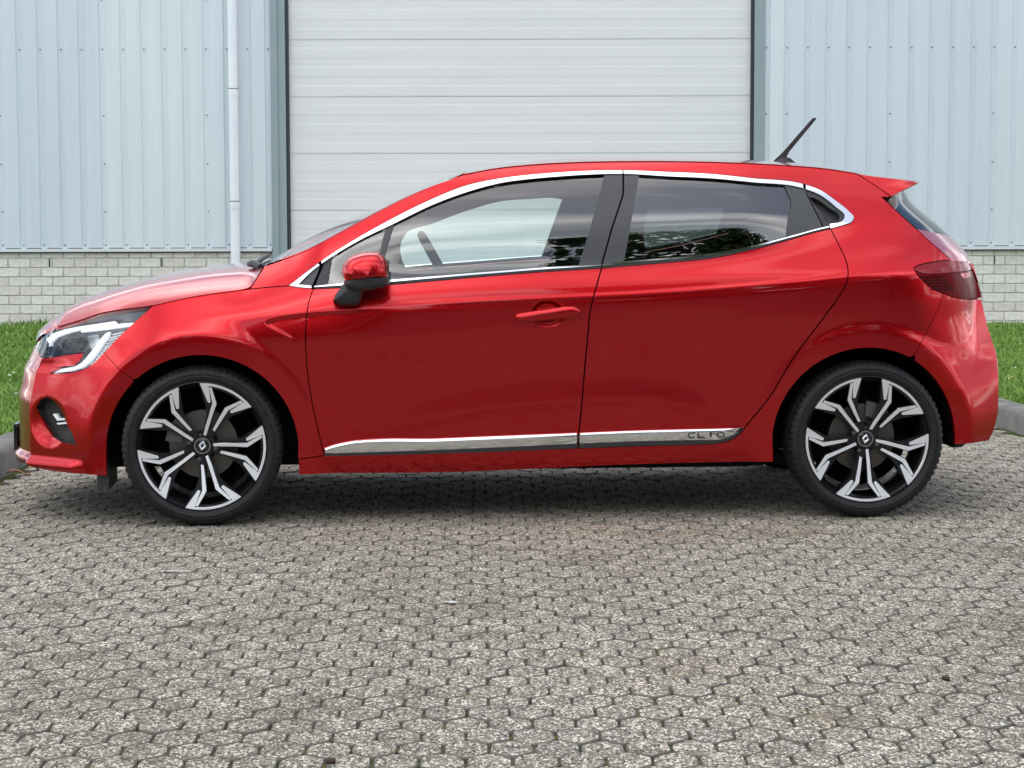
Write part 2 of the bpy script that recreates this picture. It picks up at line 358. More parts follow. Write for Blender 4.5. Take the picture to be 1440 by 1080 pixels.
make_kerb('kerb', lambda y: 2.963-.112*y, -4.6, 13.4, 1, 'worn concrete kerb at the right of the driveway behind the car tail')
def lawn_z(y): 
    t = np.clip((np.asarray(y)-3)/10.5, 0, 1); return .065-.115*t*t*(3-2*t)
def make_lawn(name, xa, xb, far, label, seed):
    # soil sheet, then real blades
    ys = np.linspace(-4.5, 13.72, 30); v = []
    for y in ys: v += [(xa(y), y, float(lawn_z(y))), (xb, y, float(lawn_z(y)))]
    f = [(2*i, 2*i+1, 2*i+3, 2*i+2) for i in range(len(ys)-1)]
    lawn = MB().add(v, f).build(name, 'lawn_soil'); tag(lawn, label, None, None, 'structure')
    rs = np.random.RandomState(seed); N = 150000
    y = rs.uniform(-.5, 13.70, N*2)
    D = y+8.956; lim = np.where(far < 0, -1, 1)*(.2445*D+1.3)
    xe = np.array([xa(t) for t in y])
    x = xe-np.sign(lim)*.03+rs.uniform(0, 1, N*2)*(lim-xe)
    k = (np.abs(lim) > np.abs(xe)) & (np.abs(x) < 7.5); x, y = x[k][:N], y[k][:N]; n = len(x)
    h = rs.uniform(.016, .056, n)*(1+.45*np.sin(x*3.1+y*1.7)*np.sin(y*2.3+x)); h = np.where(y > 13.55, h*1.6, h)*np.where(rs.uniform(0, 1, n) < .03, 2.0, 1.0)
    a = rs.uniform(0, 2*np.pi, n); w = rs.uniform(.0022, .0042, n)*(1+.05*(y+9)); lean = rs.uniform(.1, .9, n)*h; b = rs.uniform(0, 2*np.pi, n)
    dx, dy = np.cos(a)*w, np.sin(a)*w; lx, ly = np.cos(b)*lean, np.sin(b)*lean; z0 = lawn_z(y)-.002
    V = np.empty((n, 5, 3))
    V[:, 0] = np.stack([x-dx, y-dy, z0], 1); V[:, 1] = np.stack([x+dx, y+dy, z0], 1)
    V[:, 2] = np.stack([x-dx*.8+lx*.35, y-dy*.8+ly*.35, z0+h*.6], 1); V[:, 3] = np.stack([x+dx*.8+lx*.35, y+dy*.8+ly*.35, z0+h*.6], 1)
    V[:, 4] = np.stack([x+lx, y+ly, z0+h], 1)
    i0 = np.arange(n)*5
    F = np.empty((n, 3, 3), int); F[:, 0] = np.stack([i0, i0+1, i0+3], 1); F[:, 1] = np.stack([i0, i0+3, i0+2], 1); F[:, 2] = np.stack([i0+2, i0+3, i0+4], 1)
    me = bpy.data.meshes.new('m'); me.vertices.add(n*5); me.vertices.foreach_set('co', V.ravel())
    me.loops.add(n*9); me.loops.foreach_set('vertex_index', F.ravel()); me.polygons.add(n*3); me.polygons.foreach_set('loop_start', np.arange(n*3)*3)
    me.update(); me.validate()
    g = link('grass', me, None, 'grass_blade'); tag(g, label.replace('lawn', 'blades of grass'), 'grass', None, 'stuff')
    # daisies and a few yellow flowers
    rnd = random.Random(seed); V = []; F = []; MI = []
    for q in range(150):
        t = rnd.randrange(n); fx, fy = x[t], y[t]; hz = float(lawn_z(fy))+rnd.uniform(.035, .06); r = rnd.uniform(.009, .015); o = len(V); m8 = 8
        V += [(fx, fy, hz+.004)]+[(fx+r*math.cos(j*math.tau/m8)*(1 if j % 2 else .75), fy+r*math.sin(j*math.tau/m8)*(1 if j % 2 else .75), hz+rnd.uniform(0, .004)) for j in range(m8)]
        F += [(o, o+1+j, o+1+(j+1) % m8) for j in range(m8)]; MI += [1 if rnd.random() < .12 else 0]*m8
    me = mesh(V, F); d = link('lawn_flower', me, None, ['petal_white', 'petal_yellow']); me.polygons.foreach_set('material_index', MI)
    tag(d, 'tiny daisies scattered over the '+label, 'flowers', None, 'stuff')
make_lawn('lawn', lambda y: -2.372-.15, -9.0, -1, 'lawn left of the driveway', 11)
make_lawn('lawn', lambda y: 2.963-.112*y+.15, 9.0, 1, 'lawn right of the driveway', 12)

# --- warehouse: brick plinth, ribbed cladding, roller door
def make_warehouse():
    root = empty('warehouse', (0, WALL_Y, 0)); tag(root, 'pale blue ribbed metal warehouse with white brick plinth behind the car', 'building')
    DL, DR, TOP = -2.43, 2.535, 5.4
    CW, CH = .2385, .1005; zt = .755
    # mortar backing and bricks
    for xa, xb in ((-9.0, DL-.20), (DR+.16, 9.0)):
        MB().box((xa, .035, -.3), (xb, .30, zt-.005)).build('mortar_bed', 'mortar', root)
    bm_ = bevelled(MB().box((0, 0, 0), (CW-.012, .10, CH-.012)).mesh(), .003, 1); bm_.materials.append(M['brick_pale'])
    half = bevelled(MB().box((0, 0, 0), (CW/2-.012, .10, CH-.012)).mesh(), .003, 1); half.materials.append(M['brick_pale'])
    top = bevelled(MB().box((0, 0, 0), (CW-.012, .10, .052)).mesh(), .003, 1); top.materials.append(M['brick_pale'])
    rest = MB(); rnd = random.Random(2)
    for xa, xb, ofs in ((-9.0, DL-.20, .0), (DR+.16, 9.0, .06)):
        for c in range(-1, 8):
            z = zt-.065-CH*c if c >= 0 else zt-.058
            z = (zt-.065-.012) - CH*(c+1) + .012 if c >= 0 else zt-.062
            if c >= 0: z = (zt-.062)-CH*(c+1)+.0
            st = (c % 2)*CW/2+ofs
            k0 = int((xa-st)/CW)-1
            for k in range(k0, k0+60):
                x = st+k*CW
                if x < xa or x+CW > xb+.01: continue
                me = top if c == -1 else bm_
                if -6.2 < x < 6.0 and z > -.12:
                    o = bpy.data.objects.new('brick', me); C.objects.link(o); o.parent = root; o.location = (x, .028+rnd.gauss(0, .0016), z)
                else:
                    rest.box((x, .028, z), (x+CW-.012, .12, z+(.052 if c == -1 else CH-.012)))
    o = rest.build('brickwork', 'brick_pale', root); o['kind'] = 'stuff'
    # open head joints (weep holes) seen as dark slots
    for x in (-5.05, -3.84, 5.18): MB().box((x, .020, zt-.155), (x+.012, .03, zt-.068)).build('weep_slot', 'seal_dark', root)
    # flashing over the plinth
    for xa, xb in ((-9.0, DL-.20), (DR+.16, 9.0)):
        MB().prism([(0, 0)]*0 or [(xa, zt), (xb, zt), (xb, zt+.006), (xa, zt+.006)], -.012, .05).build('plinth_shadow_strip', 'seal_dark', root)  # solid dark strip painting the shadow line below the flashing
        MB().box((xa, -.022, zt+.004), (xb, .04, zt+.038)).build('plinth_flashing', 'trim_white', root)
        MB().box((xa, .012, zt+.03), (xb, .05, zt+.09)).build('sheet_backing', 'seal_dark', root)
    # ribbed sheets, five ribs each; crest (screwed) is set back and narrow, pan stands proud
    PW = .2222; z0 = zt+.046
    def sheet_profile(n):
        pr = []
        for i in range(n):
            x = i*PW; pr += [(x, .006), (x+.050, .006), (x+.066, -.012), (x+PW-.016, -.012)]
        return pr+[(n*PW, .006)]
    def add_sheets(xa, xb, phase):
        k = 0; x = xa
        while x < xb-.02:
            n = 5 if k or phase == 0 else phase
            n = min(n, max(1, int(math.ceil((xb-x-.01)/PW)))); pr = [(min(px, xb-x), py) for px, py in sheet_profile(n)]
            m = len(pr); v = []
            for zz in (z0, TOP): v += [(x+px, py, zz) for px, py in pr]
            v += [(x+px, py+.006, z0) for px, py in pr]
            f = [(i, i+1, m+i+1, m+i) for i in range(m-1)]+[(2*m+i, 2*m+i+1, i+1, i) for i in range(m-1)]
            MB().add(v, f).build('cladding_sheet', 'blue_cladding', root, fix=False)
            sc = MB()
            for i in range(n):
                sx = x+i*PW+.025
                if sx > xb: continue
                rows = [z0+.03, 2.925, 5.1] + ([1.19, 1.70, 2.22, 3.45, 4.0] if i == 0 else [])
                for zz in rows:
                    sc.lathe([(0, -.007), (.006, -.006), (.009, -.001), (.010, .004)], 8)
                    for q in range(len(sc.v)-32, len(sc.v)):
                        a_, b_, c_ = sc.v[q]; sc.v[q] = (a_+sx, b_+.002, c_+zz)
            tg = MB()
            for i in range(n):
                if x+i*PW+.05 < xb: tg.box((x+i*PW-.008, .0075, zt+.03), (x+i*PW+.058, .03, z0+.012))
            if tg.v: tag(tg.build('sheet_closer', 'trim_white', root), None, None, None, 'stuff')
            if sc.v: sc.build('sheet_screws', 'screw_grey', root)
            x += n*PW; k += 1
    add_sheets(-9.0+.107, DL-.18, 0)
    add_sheets(DR+.14, 9.0, 1)
    MB().box((-9.0, .05, zt-.02), (DL-.18, .3, TOP)).build('inner_wall', 'seal_dark', root); MB().box((DR+.14, .05, zt-.02), (9.0, .3, TOP)).build('inner_wall', 'seal_dark', root)
    MB().box((-9.0, .0, TOP), (9.0, .4, TOP+.3)).build('eaves_trim', 'trim_white', root)
    # frame of the door opening
    for x0, x1, y0, m in ((DL-.192, DL-.118, -.030, 'frame_grey'), (DL-.118, DL-.034, -.012, 'frame_grey'), (DL-.034, DL-.004, .010, 'seal_dark'),
                          (DR+.034, DR+.150, -.022, 'frame_grey'), (DR+.004, DR+.034, .010, 'seal_dark')):
        MB().box((x0, y0, -.05), (x1, .20, TOP-.01)).build('door_frame' if m == 'frame_grey' else 'door_seal', m, root)
    MB().box((DL-.2, -.03, 5.05), (DR+.15, .2, TOP-.004)).build('door_lintel', 'frame_grey', root)
    # sectional door
    door = empty('roller_door', (0, 0, 0), root)
    SH = .609; z = -.02; k = 0
    while z < 5.0:
        pr = [(.0674, z+.001)]; zz = z+.001; pitch = (SH-.002)/3
        for q in range(3):
            b0 = z+.001+q*pitch
            pr += [(.0674, b0+.002), (.066, b0+.013), (.066, b0+.110), (.0674, b0+.121), (.0674, b0+pitch-.002)]
        m = len(pr); v = [(DL, y, h) for y, h in pr]+[(DR, y, h) for y, h in pr]
        v += [(DL, .11, z+.003), (DL, .11, z+SH-.003), (DR, .11, z+.003), (DR, .11, z+SH-.003)]
        f = [(i, m+i, m+i+1, i+1) for i in range(m-1)]+[(2*m, 2*m+2, m, 0), (m-1, 2*m-1, 2*m+3, 2*m+1)]
        MB().add(v, f).build('door_section', 'door_coating', door, fix=False); z += SH
    MB().box((DL-.01, .09, -.05), (DR+.01, .12, 5.1)).build('door_back', 'door_coating', door)
    MB().box((DL, .05, -.06), (DR, .09, -.02)).build('bottom_seal', 'seal_dark', door)
    # downpipe with sockets
    pipe = MB().tube([(-3.012, -.10, -.1), (-3.012, -.10, 5.3)], .0515, 20).build('downpipe', 'pipe_white', root, 40)
    for zz in (1.27, 2.47, 3.9):
        MB().tube([(-3.012, -.10, zz-.05), (-3.012, -.10, zz+.022)], .0565, 20).build('pipe_socket', 'pipe_white', pipe, 40)
        MB().tube([(-3.012, -.10, zz+.024), (-3.012, -.10, zz+.032)], .058, 20).build('pipe_clip', 'kerb_concrete', pipe, 40)
make_warehouse()

# --- trees across the yard behind the camera: they show in the windows and paint
def make_tree(x, y, H, rw, label, seed):
    rs = np.random.RandomState(seed); root = empty('broadleaf_tree', (x, y, -.05)); tag(root, label, 'tree', 'trees across the yard')
    tb = MB(); tb.tube([(0, 0, 0), (.1, 0, H*.2), (.0, .1, H*.4), (.1, 0, H*.75)], [.28, .22, .17, .05], 9)
    for k in range(9):
        a = k*2.4; z = H*(.25+.05*k); L = rw*.75
        tb.tube([(.05, 0, z), (math.cos(a)*L*.5, math.sin(a)*L*.5, z+H*.08), (math.cos(a)*L, math.sin(a)*L, z+H*.12)], [.09, .06, .02], 6)
    tb.build('trunk', 'bark', root, 60)
    n = 15000; nc = 80
    cz = rs.uniform(.22, .96, nc); prof = np.sin(np.clip((cz-.12)/.9, 0, 1)*np.pi)**.6
    ca = rs.uniform(0, 2*np.pi, nc); cr = rw*prof*rs.uniform(.35, 1.0, nc)
    cc = np.stack([np.cos(ca)*cr, np.sin(ca)*cr, cz*H], 1); cs = rs.uniform(.5, 1.1, nc)*rw*.26
    w = rs.randint(0, nc, n); d = rs.normal(0, 1, (n, 3)); d /= np.linalg.norm(d, axis=1)[:, None]
    p = cc[w]+d*(cs[w]*rs.uniform(.55, 1.05, n))[:, None]
    u = rs.normal(0, 1, (n, 3)); u /= np.linalg.norm(u, axis=1)[:, None]; q = np.cross(u, rs.normal(0, 1, (n, 3))); q /= np.linalg.norm(q, axis=1)[:, None]
    s = rs.uniform(.09, .2, n)[:, None]
    V = np.stack([p-u*s, p+q*s*.6, p+u*s, p-q*s*.6], 1).reshape(-1, 3); i = np.arange(n)*4
    link('crown', mesh(V.tolist(), np.stack([i, i+1, i+2, i+3], 1).tolist()), root, 'leaf_green')
def make_added_hedge():  # unseen foliage added to darken what the doors and windows mirror
    rs = np.random.RandomState(9); root = empty('added_hedge', (0, -27, -.05)); tag(root, 'long unseen row of dark foliage added across the yard to darken reflections in the car doors', 'added_hedge')
    n = 26000; x = rs.uniform(-34, 34, n); top = 3.6+.9*np.sin(x*.7)+.5*np.sin(x*1.9+1); z = top*rs.uniform(0.02, 1, n)**.8; y = rs.normal(0, .55, n)
    p = np.stack([x, y, z], 1); u = rs.normal(0, 1, (n, 3)); u /= np.linalg.norm(u, axis=1)[:, None]; q = np.cross(u, rs.normal(0, 1, (n, 3))); q /= np.linalg.norm(q, axis=1)[:, None]
    s = rs.uniform(.14, .30, n)[:, None]; V = np.stack([p-u*s, p+q*s*.7, p+u*s, p-q*s*.7], 1).reshape(-1, 3); i = np.arange(n)*4
    link('foliage', mesh(V.tolist(), np.stack([i, i+1, i+2, i+3], 1).tolist()), root, 'leaf_green')
    for k in range(-11, 12): MB().tube([(k*3, 0, 0), (k*3+.1, 0, 2.6)], [.07, .03], 6).build('stem', 'bark', root, 60)
make_added_hedge()
make_tree(4.8, -17.5, 12.0, 3.3, 'tall leafy tree opposite the car, mirrored in the rear door window', 1)
make_tree(11.0, -19, 13.0, 4.0, 'broad tree at the right across the yard, mirrored in the rear quarter', 2)
make_tree(-2.2, -30, 9.0, 3.4, 'low tree across the yard, mirrored along the front window sill', 3)
make_tree(-8.5, -28, 10.5, 3.8, 'rounded tree across the yard, mirrored in the front wing', 4)
make_tree(-15.5, -26, 11.0, 4.0, 'leftmost tree across the yard, mirrored in the front bumper', 5)
make_tree(18.0, -24, 12.0, 4.2, 'rightmost tree across the yard, mirrored in the rear bumper', 6)

# ================================================================== the car
# ---- body surface of the car: half-width W(x, z) over the side view, metres, car frame (front = -x, near side = -y)
def pchip1(xk, yk, x):
    xk = np.asarray(xk, float); yk = np.asarray(yk, float); x = np.asarray(x, float)
    h = np.diff(xk); d = np.diff(yk)/h
    m = np.zeros_like(yk); m[0] = d[0]; m[-1] = d[-1]
    s = d[:-1]*d[1:] > 0
    w1 = 2*h[1:]+h[:-1]; w2 = h[1:]+2*h[:-1]
    with np.errstate(divide='ignore', invalid='ignore'):
        mm = (w1+w2)/(w1/d[:-1]+w2/d[1:])
    m[1:-1] = np.where(s, mm, 0)
    i = np.clip(np.searchsorted(xk, x)-1, 0, len(h)-1)
    t = (x-xk[i])/h[i]; hi = h[i]
    tc = np.clip(t, 0, 1)
    y = yk[i]*(1+2*tc)*(1-tc)**2+hi*m[i]*tc*(1-tc)**2+yk[i+1]*tc*tc*(3-2*tc)+hi*m[i+1]*tc*tc*(tc-1)
    return y+np.where(t < 0, t*hi*m[i], 0)+np.where(t > 1, (t-1)*hi*m[i+1], 0)
def pchipz(Z, V, z):
    h = np.diff(Z, axis=1); d = np.diff(V, axis=1)/h
    m = np.zeros_like(V); m[:, 0] = d[:, 0]; m[:, -1] = d[:, -1]
    w1 = 2*h[:, 1:]+h[:, :-1]; w2 = h[:, 1:]+2*h[:, :-1]
    s = d[:, :-1]*d[:, 1:] > 0
    with np.errstate(divide='ignore', invalid='ignore'):
        mm = (w1+w2)/(w1/d[:, :-1]+w2/d[:, 1:])
    m[:, 1:-1] = np.where(s, mm, 0)
    r = np.arange(len(z))
    i = np.clip((Z < z[:, None]).sum(1)-1, 0, h.shape[1]-1)
    hi = h[r, i]; t = (z-Z[r, i])/hi; tc = np.clip(t, 0, 1)
    y = V[r, i]*(1+2*tc)*(1-tc)**2+hi*m[r, i]*tc*(1-tc)**2+V[r, i+1]*tc*tc*(3-2*tc)+hi*m[r, i+1]*tc*tc*(tc-1)
    return y+np.where(t < 0, t*hi*m[r, i], 0)+np.where(t > 1, (t-1)*hi*m[r, i+1], 0)
XK = [-2.1, -1.5, -1.2, -.98, -.8, -.4, 0, .4, .8, 1.2, 1.6, 2.05]
WT = np.array([
 # L0 .. L11: sill, strip, crease, mid door, shoulder, belt, glass, rail
 [0.800, 0.831, 0.848, 0.862, 0.850, 0.818, 0.795, 0.700, 0.540, 0.420, 0.300, 0.200],
 [0.800, 0.831, 0.848, 0.864, 0.856, 0.828, 0.806, 0.720, 0.560, 0.440, 0.320, 0.220],
 [0.800, 0.836, 0.852, 0.868, 0.872, 0.858, 0.838, 0.752, 0.600, 0.480, 0.360, 0.260],
 [0.800, 0.838, 0.854, 0.868, 0.878, 0.872, 0.858, 0.795, 0.680, 0.590, 0.480, 0.400],
 [0.800, 0.840, 0.856, 0.868, 0.881, 0.878, 0.868, 0.825, 0.768, 0.704, 0.614, 0.530],
 [0.800, 0.841, 0.858, 0.868, 0.882, 0.883, 0.876, 0.842, 0.808, 0.760, 0.680, 0.595],
 [0.800, 0.841, 0.858, 0.868, 0.882, 0.885, 0.879, 0.846, 0.813, 0.766, 0.688, 0.605],
 [0.800, 0.841, 0.858, 0.868, 0.882, 0.886, 0.879, 0.844, 0.812, 0.764, 0.684, 0.600],
 [0.800, 0.841, 0.858, 0.869, 0.884, 0.887, 0.878, 0.838, 0.802, 0.750, 0.664, 0.575],
 [0.795, 0.836, 0.856, 0.870, 0.886, 0.887, 0.873, 0.818, 0.758, 0.694, 0.600, 0.535],
 [0.780, 0.826, 0.852, 0.868, 0.882, 0.880, 0.860, 0.790, 0.715, 0.640, 0.545, 0.480],
 [0.770, 0.816, 0.845, 0.864, 0.875, 0.870, 0.848, 0.770, 0.680, 0.600, 0.500, 0.440]])
ZSX = [-2.1, -1.5, -.862, -.16, .39, 1.0, 1.46, 2.05]
ZSZ = [.775, .798, .828, .858, .879, .922, .966, .985]
XN_Z = [.14, .165, .20, .33, .44, .50, .60, .64, .72, .79, .86, 1.0, 1.4]
XN_X = [-2.01, -2.05, -2.10, -2.10, -2.10, -2.087, -2.06, -2.035, -2.0, -1.94, -1.88, -1.8, -1.7]
XR_Z = [.15, .198, .231, .27, .316, .36, .40, .50, .63, .69, .79, .875, .972, 1.01, 1.08, 1.18, 1.245, 1.32, 1.42]
XR_X = [1.66, 1.76, 1.84, 1.885, 1.922, 1.942, 1.952, 1.955, 1.950, 1.932, 1.905, 1.895, 1.87, 1.84, 1.785, 1.69, 1.63, 1.59, 1.54]
XCF, XCR, LF, LR = -1.10, 1.15, .92, .85
AXX, WZ, ARCH = 1.2915, .30, .368
def zshoulder(x): return pchip1(ZSX, ZSZ, x)
def Wraw(x, z):
    zs = zshoulder(x)
    Z = np.stack([0*x+.17, 0*x+.26, 0*x+.40, 0*x+.60, zs-.10, zs-.02, zs+.02, zs+.12, zs+.25, zs+.36, zs+.49, zs+.56], 1)
    V = np.stack([pchip1(XK, WT[:, k], x) for k in range(12)], 1)
    return pchipz(Z, V, z)
def sstep(a, b, x):
    t = np.clip((x-a)/(b-a), 0, 1); return t*t*(3-2*t)
def plan(x, z):
    xn = pchip1(XN_Z, XN_X, z); xr = pchip1(XR_Z, XR_X, z)
    t = np.clip((XCF-x)/(XCF-xn), 0, 1); g = (1-t**3.2)**(1/2.2)
    u = np.clip((x-XCR)/(xr-XCR), 0, 1); pr = 4+5*sstep(.95, 1.2, z)
    return g*(1-u**pr)**.5
def flare(x, z):
    out = np.zeros_like(x)-1
    for cx, sg in ((-AXX, -1), (AXX, 1)):
        r = np.hypot(x-cx, z-WZ)
        e = np.clip(sg*(x-cx), 0, None)
        u = sg*(x-cx); top = .889-.30*.5*((u-.14)+np.sqrt((u-.14)**2+.10**2))+.30*.5*(-.14+.172)*0-.04*np.clip(.50-z, 0, None)
        f = top-.55*.5*((r-.440)+np.sqrt((r-.440)**2+.012**2))
        f = f-.10*.5*((-u-.12)+np.sqrt((u+.12)**2+.08**2))
        out = np.maximum(out, f)
    return out
def smax(a, b, k):
    h = np.clip(.5+.5*(a-b)/k, 0, 1); return b+(a-b)*h+k*h*(1-h)
def W(x, z):
    x = np.atleast_1d(np.asarray(x, float)); z = np.atleast_1d(np.asarray(z, float))
    w = 0
    for dz, q in ((-.014, .15), (-.007, .22), (0, .26), (.007, .22), (.014, .15)):
        w = w+q*Wraw(x, z+dz)
    w = w*plan(x, z)
    return np.where(plan(x, z) > .6, smax(w, flare(x, z), .022), w)
def x2s(x, z):
    x = np.asarray(x, float); z = np.asarray(z, float)
    xn = pchip1(XN_Z, XN_X, z); xr = pchip1(XR_Z, XR_X, z)
    t = np.clip((XCF-x)/(XCF-xn), 0, 1); u = np.clip((x-XCR)/(xr-XCR), 0, 1)
    return np.where(x < XCF, XCF-2*LF*(1-np.sqrt(1-t)), np.where(x > XCR, XCR+2*LR*(1-np.sqrt(1-u)), x))
def s2x(s, z):
    xn = pchip1(XN_Z, XN_X, z); xr = pchip1(XR_Z, XR_X, z)
    a = np.clip((XCF-s)/(2*LF), 0, 1); b = np.clip((s-XCR)/(2*LR), 0, 1)
    return np.where(s < XCF, XCF-(XCF-xn)*a*(2-a), np.where(s > XCR, XCR+(xr-XCR)*b*(2-b), s))
SF, SR = XCF-2*LF, XCR+2*LR
CRX = [-.80, -.705, -.55, -.376, -.157, .173, .395, .561, .68, .785, .9]
CRZ = [.320, .344, .378, .412, .449, .473, .477, .450, .412, .371, .33]
def pocket(x, z, cx, cz, rx, rz):
    q = np.clip(1-((x-cx)/rx)**2-((z-cz)/rz)**2, 0, 1); return q
def disp(x, z):
    """relief along the normal: door crease, fender slash, bumper ledge and scoop, handle bowl"""
    d = np.zeros_like(x)
    zc = pchip1(CRX, CRZ, x); fade = sstep(-.80, -.45, x)*(1-sstep(.58, .86, x))
    v = z-zc
    d += fade*.0060*np.where(v >= 0, np.exp(-(np.clip(v, 0, None)/.062)**1.5), np.exp(-(np.clip(v, None, 0)/.022)**2))
    # slash on the fender: surface set back under a line that fades out along the door
    zl = np.interp(x, [-1.06, -1.035, -.99, -.90, -.55, -.3], [.770, .792, .806, .817, .842, .855])
    v = zl-z; f2 = (1-sstep(-.85, -.50, x))
    left = np.interp(z, [.70, .725, .775, .80], [-.93, -.955, -1.045, -1.06])
    d -= .0045*f2*sstep(0, .016, v)*np.exp(-(np.clip(v, 0, None)/.075)**1.4)*sstep(0, .022, x-left)
    # ledge of the front bumper
    f3 = 1-sstep(-1.80, -1.74, x)
    d += f3*.020*sstep(.252, .222, z)*(1-.9*sstep(.214, .17, z))
    # scoop around the fog lamp
    q = np.clip(1-((x+1.90)/.085)**2-((z-.385)/.105)**2, 0, 1); d -= .016*sstep(0, 1, q)
    # bowl behind the door handle (front and rear)
    q = pocket(x, z, .035, .812, .066, .052); d -= .022*sstep(0, .55, q)
    # fine edge along the shoulder
    d += .0020*sstep(-.62, -.20, x)*(1-sstep(1.15, 1.40, x))*np.exp(-((z-zshoulder(x)-.004)/.009)**2)
    # upper bumper fold under the headlamp
    f4 = 1-sstep(-1.86, -1.74, x)
    d -= f4*.006*np.exp(-((z-.606)/.022)**2)
    # rear bumper shelf line
    f5 = sstep(1.70, 1.86, x)
    d += f5*.006*sstep(.67, .59, z)*(1-sstep(.60, .40, z)*.6)
    return d
def P0(s, z):
    x = s2x(s, z); return np.stack([x, -W(x, z), z], 1), x
def P(s, z, off=0.0):
    """point and outward normal of the near side (y < 0)"""
    s = np.asarray(s, float); z = np.asarray(z, float); e = .003; m = len(s)
    OF = [(0, 0), (1, 0), (-1, 0), (0, 1), (0, -1), (2, 0), (-2, 0), (0, 2), (0, -2), (1, 1), (1, -1), (-1, 1), (-1, -1)]
    S_ = np.concatenate([s+i*e for i, j in OF]); Z_ = np.concatenate([z+j*e for i, j in OF])
    p, x = P0(S_, Z_); q = {o: p[k*m:(k+1)*m] for k, o in enumerate(OF)}; xx = {o: x[k*m:(k+1)*m] for k, o in enumerate(OF)}
    def full(i, j):
        n = np.cross(q[i+1, j]-q[i-1, j], q[i, j+1]-q[i, j-1]); n /= np.linalg.norm(n, axis=1)[:, None]+1e-12
        n = np.where((n[:, 1:2] > 0) & (np.abs(q[i, j][:, 1:2]) > .02), -n, n)
        return q[i, j]+n*disp(xx[i, j], z+j*e)[:, None], n
    p, n0 = full(0, 0); a, b, c, d = full(1, 0)[0], full(-1, 0)[0], full(0, 1)[0], full(0, -1)[0]
    n = np.cross(a-b, c-d); ln = np.linalg.norm(n, axis=1)[:, None]
    n = np.where(ln > 1e-9, n/(ln+1e-12), n0)
    n = np.where((n*n0).sum(1)[:, None] < 0, -n, n)
    return p+n0*off, n

